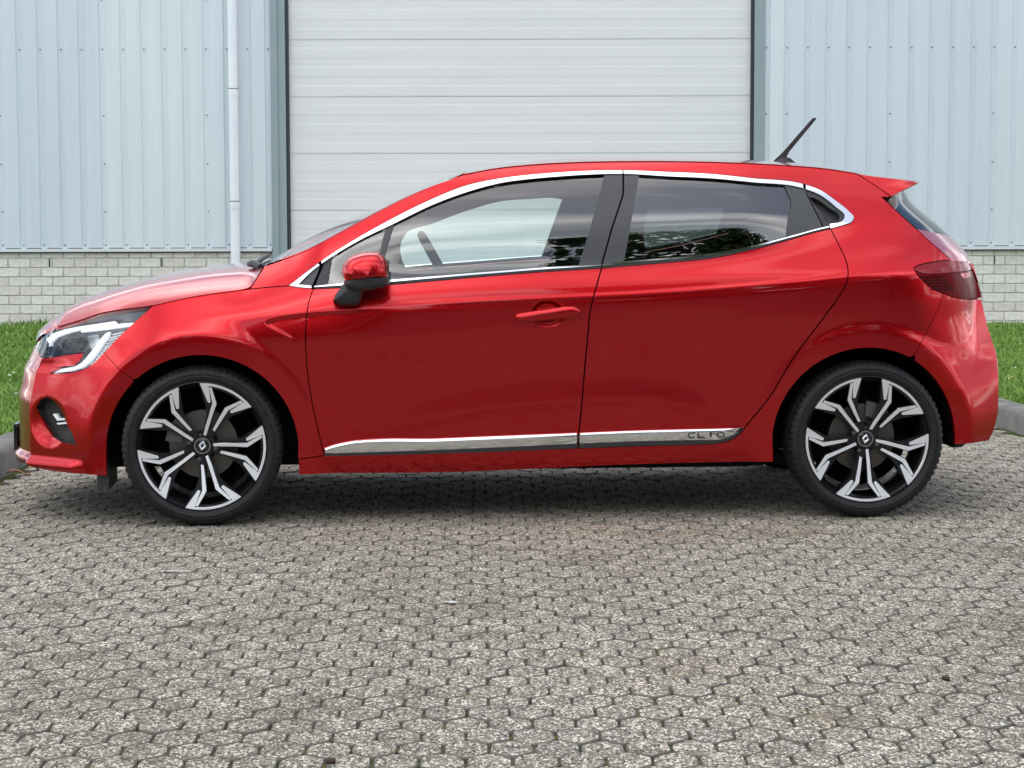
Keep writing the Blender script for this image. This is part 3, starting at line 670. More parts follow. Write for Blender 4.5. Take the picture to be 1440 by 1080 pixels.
CV = {
 'belt_f': [(-0.862,0.909),(-0.754,0.913),(-0.572,0.924),(-0.373,0.94),(-0.154,0.958),(0.065,0.973),(0.247,0.983)],
 'belt_r': [(0.247,0.983),(0.341,0.991),(0.505,1.004),(0.669,1.019),(0.835,1.051),(1.003,1.094),(1.102,1.12),(1.153,1.131)],
 'beltt_f': [(-0.86,0.917),(-0.754,0.927),(-0.572,0.94),(-0.373,0.956),(-0.154,0.972),(0.066,0.988),(0.249,0.999)],
 'beltt_r': [(0.249,0.999),(0.342,1.008),(0.505,1.02),(0.67,1.036),(0.836,1.065),(1.004,1.105),(1.103,1.13),(1.149,1.14)],
 'dlo_out': [(-0.954,0.919),(-0.895,0.964),(-0.833,1.01),(-0.696,1.097),(-0.548,1.179),(-0.4,1.25),(-0.255,1.305),(-0.135,1.329),(-0.018,1.343),(0.099,1.352),(0.215,1.358),(0.346,1.36),(0.525,1.353),(0.69,1.345),(0.855,1.328),(1.06,1.305),(1.123,1.283),(1.185,1.239),(1.234,1.196),(1.251,1.174),(1.241,1.157),(1.209,1.145),(1.153,1.131)],
 'dlo_in': [(-0.918,0.923),(-0.871,0.968),(-0.827,1.003),(-0.696,1.084),(-0.548,1.155),(-0.401,1.225),(-0.256,1.278),(-0.136,1.309),(-0.019,1.325),(0.098,1.335),(0.213,1.342),(0.345,1.345),(0.523,1.335),(0.688,1.327),(0.853,1.311),(1.058,1.287),(1.12,1.263),(1.182,1.214),(1.214,1.178),(1.208,1.165),(1.15,1.148)],
 'ws_edge': [(-1.046,0.995),(-0.962,1.024),(-0.874,1.059),(-0.786,1.106),(-0.696,1.155),(-0.607,1.202),(-0.518,1.247),(-0.428,1.288),(-0.337,1.324),(-0.278,1.344)],
 'hood_shut': [(-1.477,0.842),(-1.384,0.864),(-1.278,0.883),(-1.19,0.895),(-1.106,0.906)],
 'hood_back': [(-1.106,0.906),(-1.079,0.948),(-1.053,0.99)],
 'fender_top': [(-1.106,0.906),(-1.026,0.914),(-0.954,0.919)],
 'corner_bot': [(-0.954,0.919),(-0.911,0.913),(-0.862,0.909)],
 'door_front': [(-0.862,0.909),(-0.879,0.858),(-0.887,0.805),(-0.892,0.732),(-0.891,0.669),(-0.887,0.6),(-0.873,0.49),(-0.85,0.372),(-0.826,0.267)],
 'door_mid': [(0.247,0.983),(0.227,0.921),(0.203,0.837),(0.189,0.702),(0.174,0.522),(0.154,0.286)],
 'door_rear': [(1.153,1.131),(1.182,1.066),(1.199,1.017),(1.206,0.971),(1.195,0.919),(1.168,0.87),(1.122,0.806),(0.993,0.63),(0.899,0.475),(0.807,0.358)],
 'sill_f': [(-0.926,0.255),(-0.826,0.267)],
 'sill_m': [(-0.826,0.267),(-0.376,0.272),(0.154,0.286)],
 'sill_r': [(0.154,0.286),(0.398,0.292),(0.621,0.296),(0.697,0.299),(0.747,0.31),(0.783,0.331),(0.807,0.358)],
 'sill_bot': [(-0.924,0.193),(-0.376,0.19),(0.402,0.215),(0.924,0.222)],
 'lamp_top': [(-1.901,0.743),(-1.828,0.764),(-1.748,0.789),(-1.695,0.808),(-1.631,0.821),(-1.551,0.833),(-1.477,0.842)],
 'lamp_back': [(-1.477,0.842),(-1.549,0.779),(-1.598,0.734),(-1.642,0.69),(-1.677,0.653),(-1.706,0.625),(-1.738,0.604),(-1.782,0.589),(-1.894,0.573)],
 'lamp_in': [(-1.894,0.573),(-1.857,0.602),(-1.789,0.615),(-1.766,0.632),(-1.751,0.661)],
 'lamp_low': [(-1.751,0.661),(-1.835,0.647),(-1.917,0.632),(-1.951,0.63)],
 'lamp_front': [(-1.951,0.63),(-1.991,0.667),(-1.946,0.708),(-1.901,0.743)],
 'bump_seam': [(-1.549,0.566),(-1.59,0.595),(-1.66,0.661)],
 'bump_bot': [(-1.66,0.193),(-1.792,0.197),(-1.903,0.201),(-1.979,0.21)],
 'fog_hole': [(-1.956,0.44),(-1.934,0.472),(-1.906,0.483),(-1.878,0.473),(-1.854,0.44),(-1.823,0.391),(-1.796,0.346),(-1.78,0.306),(-1.813,0.308),(-1.849,0.313),(-1.896,0.329),(-1.926,0.367),(-1.947,0.407)],
 'rb_seam': [(1.473,0.637),(1.507,0.698),(1.541,0.76),(1.578,0.826),(1.598,0.87)],
 'tail_top': [(1.469,0.976),(1.485,0.985),(1.51,0.992),(1.548,0.998),(1.595,1.003),(1.653,1.004),(1.706,1.0)],
 'tail_low': [(1.469,0.976),(1.475,0.962),(1.521,0.916),(1.549,0.896),(1.588,0.879),(1.643,0.859),(1.681,0.852),(1.734,0.845)],
 'tail_mid': [(1.474,0.968),(1.512,0.956),(1.576,0.954),(1.666,0.958),(1.748,0.959)],
 'gate_seam': [(1.375,1.253),(1.436,1.19),(1.5,1.128),(1.544,1.084),(1.593,1.044),(1.638,1.005)],
 'rb_bot': [(1.675,0.277),(1.703,0.28)],
 'b_front': [(0.275,1.343),(0.222,1.182),(0.159,0.991)],
 'b_rear': [(0.411,1.341),(0.373,1.182),(0.335,1.007)],
 'c_front': [(0.984,1.297),(1.006,1.246),(0.989,1.172),(0.974,1.097)],
 'c_seam': [(1.064,1.287),(1.098,1.205),(1.126,1.137)],
 'c_line': [(1.03,1.244),(1.079,1.124)],
 'div_l': [(-0.584,1.138),(-0.6,1.073),(-0.621,0.935)],
 'div_r': [(-0.551,1.153),(-0.576,1.073),(-0.607,0.937)],
 'tri_back': [(-0.862,0.914),(-0.846,0.957),(-0.824,1.004)],
 'tri_back2': [(-0.808,0.922),(-0.8,0.965),(-0.791,1.026)],
 'strip_top_f': [(-0.825,0.297),(-0.787,0.31),(-0.751,0.318),(-0.376,0.331),(0.153,0.347)],
 'strip_bot_f': [(-0.826,0.267),(-0.376,0.272),(0.154,0.287)],
 'strip_mid_f': [(-0.823,0.279),(-0.376,0.289),(0.153,0.308)],
 'strip_top_r': [(0.159,0.347),(0.397,0.354),(0.676,0.358),(0.804,0.36)],
 'strip_mid_r': [(0.159,0.308),(0.398,0.315),(0.621,0.317),(0.713,0.319),(0.763,0.337)],
 'strip_bot_r': [(0.159,0.287),(0.398,0.294),(0.621,0.297),(0.697,0.301),(0.744,0.312),(0.777,0.331),(0.804,0.36)],
 'emblem': [(0.582,0.325),(0.738,0.327)],
 'drl_top': [(-1.944,0.7),(-1.908,0.726),(-1.837,0.75),(-1.747,0.768),(-1.63,0.788),(-1.623,0.781),(-1.629,0.776),(-1.746,0.756),(-1.821,0.739),(-1.873,0.719),(-1.897,0.699),(-1.906,0.682)],
 'drl_bar': [(-1.643,0.769),(-1.6,0.779),(-1.553,0.783),(-1.56,0.772),(-1.6,0.766),(-1.77,0.741),(-1.77,0.746)],
 'drl_hook': [(-1.651,0.748),(-1.659,0.727),(-1.692,0.678),(-1.73,0.632),(-1.762,0.607),(-1.807,0.594),(-1.888,0.577),(-1.853,0.598),(-1.789,0.612),(-1.761,0.628),(-1.739,0.652),(-1.704,0.694),(-1.668,0.74)],
 'fins_l': [(-1.647,0.746),(-1.659,0.727),(-1.675,0.703),(-1.692,0.678),(-1.711,0.653),(-1.73,0.629),(-1.75,0.619)],
 'fins_r': [(-1.588,0.754),(-1.601,0.739),(-1.623,0.715),(-1.645,0.693),(-1.667,0.668),(-1.694,0.643),(-1.715,0.629)],
 'lamp_refl': [(-1.751,0.732),(-1.704,0.739),(-1.684,0.702),(-1.707,0.669),(-1.731,0.679)],
 'lamp_proj': [(-1.829,0.696),(-2.094,2.075)],
 'fogbar1': [(-1.907,0.416),(-1.891,0.42),(-1.879,0.402),(-1.832,0.407),(-1.829,0.399),(-1.888,0.392)],
 'fogbar2': [(-1.891,0.382),(-1.826,0.393),(-1.822,0.386),(-1.885,0.376)],
 'handle': [(-0.091,0.797),(-0.031,0.819),(0.035,0.828),(0.1,0.837),(0.144,0.834),(0.164,0.819),(0.153,0.803),(0.103,0.792),(0.021,0.784),(-0.061,0.779),(-0.086,0.786)],
 'mirror_foot': [(-0.79,0.866),(-0.781,0.882),(-0.744,0.927),(-0.667,0.911),(-0.673,0.892),(-0.684,0.852),(-0.727,0.844),(-0.765,0.845)],
 'quarter_pocket': [(1.086,1.255),(1.114,1.245),(1.156,1.213),(1.195,1.178),(1.192,1.168),(1.142,1.16),(1.123,1.196)],
 'c_hood': [(-2.018,0.711),(-1.964,0.756),(-1.91,0.791),(-1.848,0.825),(-1.779,0.858),(-1.703,0.885),(-1.628,0.908),(-1.55,0.93),(-1.474,0.946),(-1.399,0.958),(-1.322,0.97),(-1.26,0.977),(-1.185,0.982),(-1.102,0.985)],
 'c_ws': [(-1.066,0.991),(-0.97,1.049),(-0.88,1.099),(-0.763,1.154),(-0.665,1.195),(-0.536,1.256),(-0.406,1.314),(-0.297,1.352),(-0.234,1.367)],
 'c_roof': [(-0.234,1.367),(-0.151,1.38),(-0.057,1.398),(0.038,1.41),(0.164,1.42),(0.289,1.424),(0.447,1.424),(0.626,1.423),(0.806,1.418),(0.987,1.41),(1.168,1.398),(1.313,1.376),(1.415,1.36)],
 'c_spoiler': [(1.415,1.36),(1.572,1.341),(1.672,1.321)],
 'c_glass': [(1.62,1.303),(1.648,1.245),(1.667,1.224),(1.721,1.178),(1.779,1.132),(1.837,1.077)],
 'c_gate': [(1.837,1.077),(1.866,1.048),(1.907,1.008),(1.948,0.968)],
 'antenna': [(1.082,1.413),(1.109,1.437),(1.128,1.457),(1.249,1.594),(1.263,1.595),(1.262,1.588),(1.149,1.452),(1.137,1.431),(1.146,1.42),(1.18,1.402)],
 'far_front': [(-0.486,1.11),(-0.346,1.172),(-0.183,1.233),(-0.044,1.272),(0.093,1.284),(0.207,1.287),(0.256,1.274),(0.274,1.245),(0.263,1.203),(0.23,1.109),(0.188,0.992),(-0.054,0.974),(-0.305,0.955),(-0.461,0.943),(-0.502,1.04)],
 'far_rear': [(0.537,1.293),(0.702,1.286),(0.9,1.273),(1.016,1.253),(1.036,1.214),(1.006,1.083),(0.802,1.051),(0.505,1.016),(0.478,1.042)],
 'wheel_top': [(-0.429,1.105),(-0.34,0.941)],
 'mirror_cap': [(-0.753,0.973),(-0.746,1.004),(-0.722,1.03),(-0.682,1.047),(-0.64,1.052),(-0.607,1.047),(-0.583,1.025),(-0.573,0.993),(-0.575,0.958),(-0.645,0.952),(-0.71,0.944),(-0.742,0.944)],
 'mirror_low': [(-0.742,0.944),(-0.71,0.944),(-0.645,0.952),(-0.575,0.958),(-0.576,0.94),(-0.584,0.923),(-0.616,0.913),(-0.67,0.904),(-0.71,0.908),(-0.742,0.927)],
 'mirror_arm': [(-0.745,0.93),(-0.667,0.908),(-0.681,0.86),(-0.7,0.846),(-0.759,0.847),(-0.786,0.866),(-0.777,0.887)],
 'spoiler_side': [(1.286,1.346),(1.357,1.299),(1.415,1.254),(1.528,1.303),(1.528,1.315)],
}

car = empty('car'); car.rotation_euler = (0, 0, .07076)
tag(car, 'glossy red five-door hatchback parked side-on across the driveway', 'car')

def curve(pts, step=.012, closed=False):
    """smooth curve through the points (centripetal-ish Catmull-Rom), resampled"""
    p = np.array(pts, float)
    if len(p) == 2 and not closed:
        n = max(1, int(np.linalg.norm(p[1]-p[0])/step)); t = np.linspace(0, 1, n+1)[:, None]; return p[0]+(p[1]-p[0])*t
    n = len(p); out = []
    segs = n if closed else n-1
    for i in range(segs):
        p1, p2 = p[i], p[(i+1) % n]
        p0 = p[i-1] if (i > 0 or closed) else 2*p1-p2
        p3 = p[(i+2) % n] if (i+2 < n or closed) else 2*p2-p1
        L = np.linalg.norm(p2-p1); d0 = max(np.linalg.norm(p1-p0), 1e-6); d1 = max(L, 1e-6); d2 = max(np.linalg.norm(p3-p2), 1e-6)
        m1 = ((p1-p0)/d0*d1*d1/(d0+d1)+(p2-p1)/d1*d0*d1/(d0+d1)) if d0 > 1e-6 else p2-p1
        m2 = ((p2-p1)/d1*d2*d1/(d1+d2)+(p3-p2)/d2*d1*d1/(d1+d2))
        k = max(1, int(math.ceil(L/step)))
        for t in np.arange(k)/k:
            out.append((2*t**3-3*t*t+1)*p1+(t**3-2*t*t+t)*m1+(-2*t**3+3*t*t)*p2+(t**3-t*t)*m2)
    if not closed: out.append(p[-1])
    return np.array(out)
def chain(*cs):
    """closed outline from curves laid end to end; '-name' reverses; arrays are taken as they are"""
    out = []
    for c in cs:
        if isinstance(c, str):
            q = curve(CV[c[1:]])[::-1] if c[0] == '-' else curve(CV[c])
        else: q = np.array(c, float)
        out += [tuple(r) for r in q]
    res = []
    for q in out:
        if not res or math.dist(q, res[-1]) > 1e-4: res.append(q)
    if math.dist(res[0], res[-1]) < 1e-4: res.pop()
    return np.array(res)
def toS(poly): 
    a = np.array(poly, float); return np.stack([x2s(a[:, 0], a[:, 1]), a[:, 1]], 1)
def area(p): return .5*np.sum(p[:, 0]*np.roll(p[:, 1], -1)-np.roll(p[:, 0], -1)*p[:, 1])
def densify(p, step):
    out = []
    for i in range(len(p)):
        a, b = p[i], p[(i+1) % len(p)]; n = max(1, int(math.ceil(np.linalg.norm(b-a)/step)))
        for k in range(n): out.append(a+(b-a)*k/n)
    return np.array(out)
def inset(p, d):
    if abs(d) < 1e-9: return p
    if area(p) < 0: p = p[::-1]
    a = p-np.roll(p, 1, 0); b = np.roll(p, -1, 0)-p
    na = np.stack([-a[:, 1], a[:, 0]], 1); nb = np.stack([-b[:, 1], b[:, 0]], 1)
    na /= np.linalg.norm(na, axis=1)[:, None]+1e-12; nb /= np.linalg.norm(nb, axis=1)[:, None]+1e-12
    m = na+nb; m /= np.linalg.norm(m, axis=1)[:, None]+1e-12
    k = 1/np.clip((m*na).sum(1), .35, 1)
    return p+m*(d*k)[:, None]
def inside(pts, poly):
    x, y = pts[:, 0], pts[:, 1]; c = np.zeros(len(pts), bool); n = len(poly)
    for i in range(n):
        x0, y0 = poly[i]; x1, y1 = poly[(i+1) % n]
        if y0 == y1: continue
        k = ((y0 > y) != (y1 > y)); xi = x0+(y-y0)*(x1-x0)/(y1-y0); c ^= k & (x < xi)
    return c
def edist(pts, poly):
    d = np.full(len(pts), 9.0)
    for q in poly: d = np.minimum(d, (pts[:, 0]-q[0])**2+(pts[:, 1]-q[1])**2)
    return np.sqrt(d)
def feature_lines():
    out = []
    for cx in (-AXX, AXX):
        for r in (.418, .430, .440, .450, .462, .476): out.append([(cx+r*math.cos(a), WZ+r*math.sin(a)) for a in np.linspace(-.1, math.pi+.1, 170)])
    xs = np.linspace(-.80, .86, 200); zc = pchip1(CRX, CRZ, xs)
    for d in (-.03, -.018, -.009, 0, .009): out.append(np.stack([xs, zc+d], 1))
    xs = np.linspace(-1.035, -.35, 90); zl = np.interp(xs, [-1.06, -1.035, -.99, -.90, -.55, -.3], [.770, .792, .806, .817, .842, .855])
    for d in (.003, -.004, -.012): out.append(np.stack([xs, zl+d], 1))
    for k in (1.0, .93, .86, .79, .72, .6): out.append([(.035+.066*k*math.cos(a), .812+.052*k*math.sin(a)) for a in np.linspace(0, 2*math.pi, 60)])
    xs = np.linspace(-.6, 1.38, 260); zz = zshoulder(xs)+.004
    for d in (-.018, -.010, -.005, 0, .005, .010, .018): out.append(np.stack([xs, zz+d], 1))
    return [toS(q) for q in out]
def triangulate(polys, res, feats=()):
    """polys: outer then holes, in a flat plane; returns points and triangles"""
    polys = [densify(p, res) for p in polys]
    lo = polys[0].min(0); hi = polys[0].max(0)
    gx, gz = np.meshgrid(np.arange(lo[0]+res*.5, hi[0], res), np.arange(lo[1]+res*.5, hi[1], res)); g = np.stack([gx.ravel(), gz.ravel()], 1)
    if len(g):
        k = inside(g, polys[0])
        for h in polys[1:]: k &= ~inside(g, h)
        g = g[k]
    for p in polys:
        if len(g): g = g[edist(g, p) > .55*res]
    fl = []; fe = []; o = sum(len(p) for p in polys)
    for c in feats:
        k = inside(c, polys[0])
        for h in polys[1:]: k &= ~inside(c, h)
        if not k.any(): continue
        for p in polys: k &= edist(c, p) > .5*res
        ids = np.full(len(c), -1); ids[k] = o+np.arange(k.sum()); o += int(k.sum()); fl.append(c[k])
        fe += [(int(ids[i]), int(ids[i+1])) for i in range(len(c)-1) if ids[i] >= 0 and ids[i+1] >= 0]
    if fl and len(g): 
        A = np.concatenate(fl); g = g[edist(g, A) > .45*res]
    pts = np.concatenate(polys+fl+([g] if len(g) else []))
    ed = list(fe); o = 0
    for p in polys: ed += [(o+i, o+(i+1) % len(p)) for i in range(len(p))]; o += len(p)
    r = delaunay_2d_cdt([Vector(q) for q in pts.tolist()], ed, [], 0, 1e-6)
    v = np.array([tuple(q) for q in r[0]]); f = np.array([t for t in r[2] if len(t) == 3])
    c = v[f].mean(1); k = inside(c, polys[0])
    for h in polys[1:]: k &= ~inside(c, h)
    return v, f[k]
def lifted(v, f, off, depth, side, pn=None):
    """lift a flat triangulation to the body side, with a rim turned inwards"""
    p, n = pn if pn is not None else P(v[:, 0], v[:, 1], off)
    tri = p[f]; nn = np.cross(tri[:, 1]-tri[:, 0], tri[:, 2]-tri[:, 0]); fl = (nn*n[f].mean(1)).sum(1) < 0
    f = f.copy(); f[fl] = f[fl][:, ::-1]
    e = {}
    for a, b, c in f:
        for q in ((a, b), (b, c), (c, a)): e[q] = 1
    bd = [q for q in e if (q[1], q[0]) not in e]
    used = sorted({i for q in bd for i in q}); base = len(p)
    if depth:
        idx = {i: base+k for k, i in enumerate(used)}; idx2 = {i: base+len(used)+k for k, i in enumerate(used)}
        p = np.concatenate([p, p[used]-n[used]*.0006, p[used]-n[used]*depth]); 
        nrm = np.concatenate([n, n[used], n[used]])
        faces = f.tolist()+[(b, a, idx2[a], idx2[b]) for a, b in bd]
    else: nrm = n; faces = f.tolist()
    p = p.copy()
    if side > 0:
        p[:, 1] *= -1; nrm = nrm*(1, -1, 1); faces = [tuple(reversed(q)) for q in faces]
    me = bpy.data.meshes.new('m'); me.from_pydata(p.tolist(), [], faces)
    nf = len(f); fl = [True]*nf+[False]*(len(faces)-nf); me.polygons.foreach_set('use_smooth', fl)
    ln = []
    for k, q in enumerate(me.polygons):
        if k < nf: ln += [tuple(nrm[i]) for i in q.vertices]
        else: ln += [tuple(q.normal)]*len(q.vertices)
    me.normals_split_custom_set(ln); me.update()
    return me
FEATS = feature_lines()
def panel(name, m, outer, holes=(), parent=None, off=0.0, gap=.0027, depth=.016, res=.010, sides=(-1, 1), label=None):
    polys = [inset(toS(outer), gap)]+[toS(h) for h in holes]
    v, f = triangulate(polys, res, FEATS if m == 'red_paint' else ()); out = []; pn = P(v[:, 0], v[:, 1], off)
    for s in sides:
        par = parent.get(s) if isinstance(parent, dict) else (parent or car)
        o = link(name, lifted(v, f, off, depth, s, pn), par, m)
        if label: o['label'] = label
        out.append(o)
    return dict(zip(sides, out))
def raised(name, m, outer, parent, h0, h1, taper=.6, res=.008, sides=(-1, 1)):
    """a pad standing on the body side: outline on the surface, rounded to a smaller top"""
    S0 = toS(outer)
    if area(S0) < 0: S0 = S0[::-1]
    S0 = densify(S0, res)
    rings = [(0, h0), (0, h0+(h1-h0)*.45), (.35, h0+(h1-h0)*.80), (.75, h0+(h1-h0)*.96), (1, h1)]
    wmin = taper
    out = {}
    for s in sides:
        V = []; F = []; n = len(S0)
        for t, h in rings:
            q = inset(S0, wmin*t); p, nn = P(q[:, 0], q[:, 1], h); 
            if s > 0: p = p*(1, -1, 1)
            V += p.tolist()
        for r in range(len(rings)-1):
            F += [(r*n+i, r*n+(i+1) % n, (r+1)*n+(i+1) % n, (r+1)*n+i) for i in range(n)]
        F.append(tuple((len(rings)-1)*n+i for i in range(n)))
        out[s] = MB().add(V, F).build(name, m, parent.get(s) if isinstance(parent, dict) else (parent or car), 50)
    return out
def arc(cx, cz, r, a0, a1, n=40): return [(cx+r*math.cos(R(a0+(a1-a0)*i/n)), cz+r*math.sin(R(a0+(a1-a0)*i/n))) for i in range(n+1)]
def cut_y(c, frac): return c
def sub(name, x0, x1):
    """part of a traced curve between two x values"""
    c = curve(CV[name]); k = (c[:, 0] >= x0-1e-9) & (c[:, 0] <= x1+1e-9); return c[k]
FA = arc(-AXX, .292, ARCH, 0, 180); RA = arc(AXX-.006, .300, ARCH, 180, 0)

def make_body():
    D = {}
    # one-piece body side: sill, rear quarter, roof rail, A-pillar
    roof_edge = [(-.277, 1.344), (-.15, 1.367), (-.02, 1.381), (.16, 1.391), (.45, 1.395), (.80, 1.388), (1.0, 1.378), (1.17, 1.364), (1.286, 1.346)]
    CV['roof_edge'] = roof_edge
    CV['sp_seam'] = CV['spoiler_side'][:3]
    gs = curve(CV['gate_seam'])
    tail_front = chain('tail_low')[:1]
    quarter = chain('sill_bot', [(.921, .30)], [q for q in RA if q[1] > .302 and q[0] < AXX+.21], '-rb_seam'[1:], )
    rb = curve(CV['rb_seam'])
    ra_cut = [q for q in RA if (q[1] > .302 and not (q[0] > rb[0][0]-.0 and q[1] < rb[0][1]))]
    tl = curve(CV['tail_low']); k = np.argmin(np.abs(tl[:, 0]-rb[-1][0])); tl_part = tl[:k+1][::-1]
    tt = curve(CV['tail_top']); k2 = np.argmin(np.abs(tt[:, 0]-gs[-1][0])); tt_part = tt[:k2+1]
    outer = chain('sill_bot', ra_cut, rb, tl_part, tt_part, gs[::-1][1:], '-sp_seam', '-roof_edge', '-ws_edge', '-hood_back', 'fender_top', 'dlo_out', 'door_rear', '-sill_r', '-sill_m', '-sill_f')
    D['side'] = panel('body_side', 'red_paint', outer)
    # front wing
    bs = curve(CV['bump_seam'])
    fa_cut = [q for q in FA if q[1] > .292 and not (q[0] < bs[0][0] and q[1] < bs[0][1])]
    lb = curve(CV['lamp_back']); k = np.argmin(np.hypot(lb[:, 0]-bs[-1][0], lb[:, 1]-bs[-1][1]))
    D['fender'] = panel('front_wing', 'red_paint', chain('hood_shut', 'fender_top', 'corner_bot', 'door_front', '-sill_f', fa_cut, bs, lb[:k+1][::-1]), gap=.0013, res=.007)
    # doors
    D['fdoor'] = panel('front_door', 'red_paint', chain('belt_f', 'door_mid', '-sill_m', '-door_front'))
    D['rdoor'] = panel('rear_door', 'red_paint', chain('belt_r', 'door_rear', '-sill_r', '-door_mid'))
    # front bumper with fog-lamp opening and lower grille
    nose = [(float(s2x(np.array([SF]), np.array([z]))[0]), z) for z in np.linspace(.175, .655, 30)]
    fog = densify(np.array(CV['fog_hole']), .008)
    grill_low = [(float(s2x(np.array([s]), np.array([z]))[0]), z) for s, z in ((SF, .27), (-2.70, .27), (-2.62, .36), (-2.66, .45), (SF, .45))]
    arch_f = [q for q in FA if (q[0] < bs[0][0] and .20 < q[1] < bs[0][1])]
    lowpt = CV['bump_bot'][0]
    bb = chain('bump_bot'); nose_lo = [q for q in nose if q[1] < .272]; nose_hi = [q for q in nose if q[1] > .448]
    outerb = chain(bb, nose_lo, grill_low[1:4], nose_hi, [(-1.975, .655)], '-lamp_low', '-lamp_in', lb[k:][::-1], bs[::-1], arch_f, [(-1.660, .292), (-1.660, .24)])
    D['fbump'] = panel('front_bumper', 'red_paint', outerb, [fog], res=.009, gap=.0008)
    # bonnet-to-bumper grille, lower grille, fog recess
    for s in (-1, 1):
        pass
    gl = chain([(float(s2x(np.array([SF]), np.array([z]))[0]), z) for z in np.linspace(.272, .448, 10)], grill_low[1:4][::-1])
    panel('lower_grille', 'black_plastic', gl, off=-.02, gap=0)
    gu = chain([(float(s2x(np.array([SF]), np.array([z]))[0]), z) for z in np.linspace(.66, .715, 6)], [(-1.965, .715), (-1.985, .675), (-1.972, .66)])
    panel('upper_grille', 'gloss_black', gu, off=-.008, gap=0)
    panel('grille_trim', 'chrome', chain([(float(s2x(np.array([SF]), np.array([z]))[0]), z) for z in np.linspace(.700, .716, 4)], [(-1.945, .716), (-1.975, .695), (-1.985, .682)]), off=.006, gap=0, depth=.01)
    rec = panel('fog_recess', 'black_plastic', inset(fog, -.004), off=-.034, gap=0, depth=-.030, parent=D['fbump'])
    panel('fog_trim', 'lamp_white', chain(CV['fogbar1']), off=-.014, gap=0, depth=.012, parent=D['fbump'], res=.01)
    panel('fog_trim', 'lamp_white', chain(CV['fogbar2']), off=-.014, gap=0, depth=.012, parent=D['fbump'], res=.01)
    # rear bumper, tailgate between the lamps
    tail = lambda a, b, n: [(float(s2x(np.array([SR]), np.array([z]))[0]), z) for z in np.linspace(a, b, n)]
    def at_w(w, z):
        s = np.linspace(XCR, SR, 400); zz = 0*s+z; x = s2x(s, zz); k = np.argmin(np.abs(W(x, zz)-w)); return (float(x[k]), z)
    tl2 = tl[np.argmin(np.abs(tl[:, 0]-rb[-1][0])):]
    arch_r = [q for q in RA if q[0] > rb[0][0] and q[1] < rb[0][1] and q[1] > .302]
    outr = chain(rb, tl2, [at_w(.60, .842), at_w(.58, .80)], [at_w(.56, .70), (tail(.69, .69, 1)[0])], tail(.68, .31, 26), [at_w(.30, .305), at_w(.50, .292), at_w(.66, .283), (1.654, .280)], arch_r[::-1])
    D['rbump'] = panel('rear_bumper', 'red_paint', outr, gap=.0006)
    panel('rear_diffuser', 'black_plastic', chain(tail(.305, .21, 6), [at_w(.30, .215), at_w(.50, .235), at_w(.60, .262), at_w(.52, .286), at_w(.30, .30)]), off=.004, gap=0)
    low_gate = chain([at_w(.575, .99), at_w(.575, .90), at_w(.575, .82), at_w(.565, .70)], tail(.70, .985, 16))
    D['gate'] = panel('tailgate_lower', 'red_paint', low_gate)
    # tail lamp
    def wr(w, zs): return [at_w(w, z) for z in zs]
    tm = curve(CV['tail_mid'])
    up = chain('tail_top', wr(.58, [.998, .985, .970, .962]), tm[::-1])
    kx = np.argmin(np.abs(tl[:, 0]-1.474)); 
    lowr = chain(tm, wr(.58, [.958, .93, .90, .87, .850]), '-tail_low')
    D['tail'] = panel('tail_lamp', 'tail_dark', lowr, gap=.001, res=.010, depth=.02)
    panel('lamp_band', 'tail_pink', up, gap=.001, parent=D['tail'], res=.010)
    for q in range(5):
        z = .944-q*.012; x0 = 1.487+q*.012
        panel('lamp_rib', 'tail_black', [(x0, z), (1.60+q*.012, z), (1.60+q*.012, z-.0055), (x0+.006, z-.0055)], off=.0012, gap=0, depth=0, parent=D['tail'], res=.02)
    panel('lamp_light', 'tail_red', [(1.685, .950), (1.75, .953), (1.75, .935), (1.705, .930)], off=.0012, gap=0, depth=0, parent=D['tail'], res=.02)
    # head lamp
    lamp = chain('lamp_top', 'lamp_back', 'lamp_in', 'lamp_low', 'lamp_front')
    D['head'] = panel('head_lamp', 'gloss_black', lamp, off=-.030, gap=.002, depth=-.026, res=.012)
    sh = chain([q for q in curve(CV['lamp_top']) if q[0] > -1.76], [(-1.55, .778), (-1.62, .792), (-1.70, .782), (-1.76, .772)])
    panel('lamp_shroud', 'lamp_shroud_grey', sh, off=-.016, gap=.004, depth=.008, parent=D['head'], res=.012)
    panel('light_strip', 'lamp_lit', chain(CV['drl_top']), off=-.010, gap=0, depth=.012, parent=D['head'], res=.01)
    panel('light_strip', 'lamp_lit', chain(CV['drl_bar']), off=-.007, gap=0, depth=.010, parent=D['head'], res=.01)
    panel('light_strip', 'lamp_lit', chain(CV['drl_hook']), off=-.009, gap=0, depth=.014, parent=D['head'], res=.01)
    fl, fr = curve(CV['fins_l'], .002), curve(CV['fins_r'], .002)
    for q in range(11):
        t = .03+q/11*.97; a = fl[int(t*(len(fl)-1))]; b = fr[int(t*(len(fr)-1))]; th = .0048
        panel('light_fin', 'lamp_white', [(a[0]+.008, a[1]-.002), (b[0]-.004, b[1]+.001), (b[0]-.004, b[1]+.001-th), (a[0]+.008, a[1]-.002-th)], off=-.014, gap=0, depth=.006, parent=D['head'], res=.02)
    for (x, z, r) in ((-1.84, .693, .030), (-1.775, .700, .034)):
        panel('lamp_projector', 'projector_ring', arc(x, z, r, 0, 342, 18), off=-.022, gap=0, depth=.012, parent=D['head'], res=.01)
        panel('projector_lens', 'gloss_black', arc(x, z, r*.72, 0, 342, 18), off=-.0195, gap=0, depth=.004, parent=D['head'], res=.01)
    panel('lamp_reflector', 'lamp_reflector', chain(CV['lamp_refl']), off=-.020, gap=0, depth=.006, parent=D['head'], res=.012)
    panel('lamp_lens', 'lens_clear', lamp, off=.000, gap=.002, depth=0, parent=D['head'], res=.012)
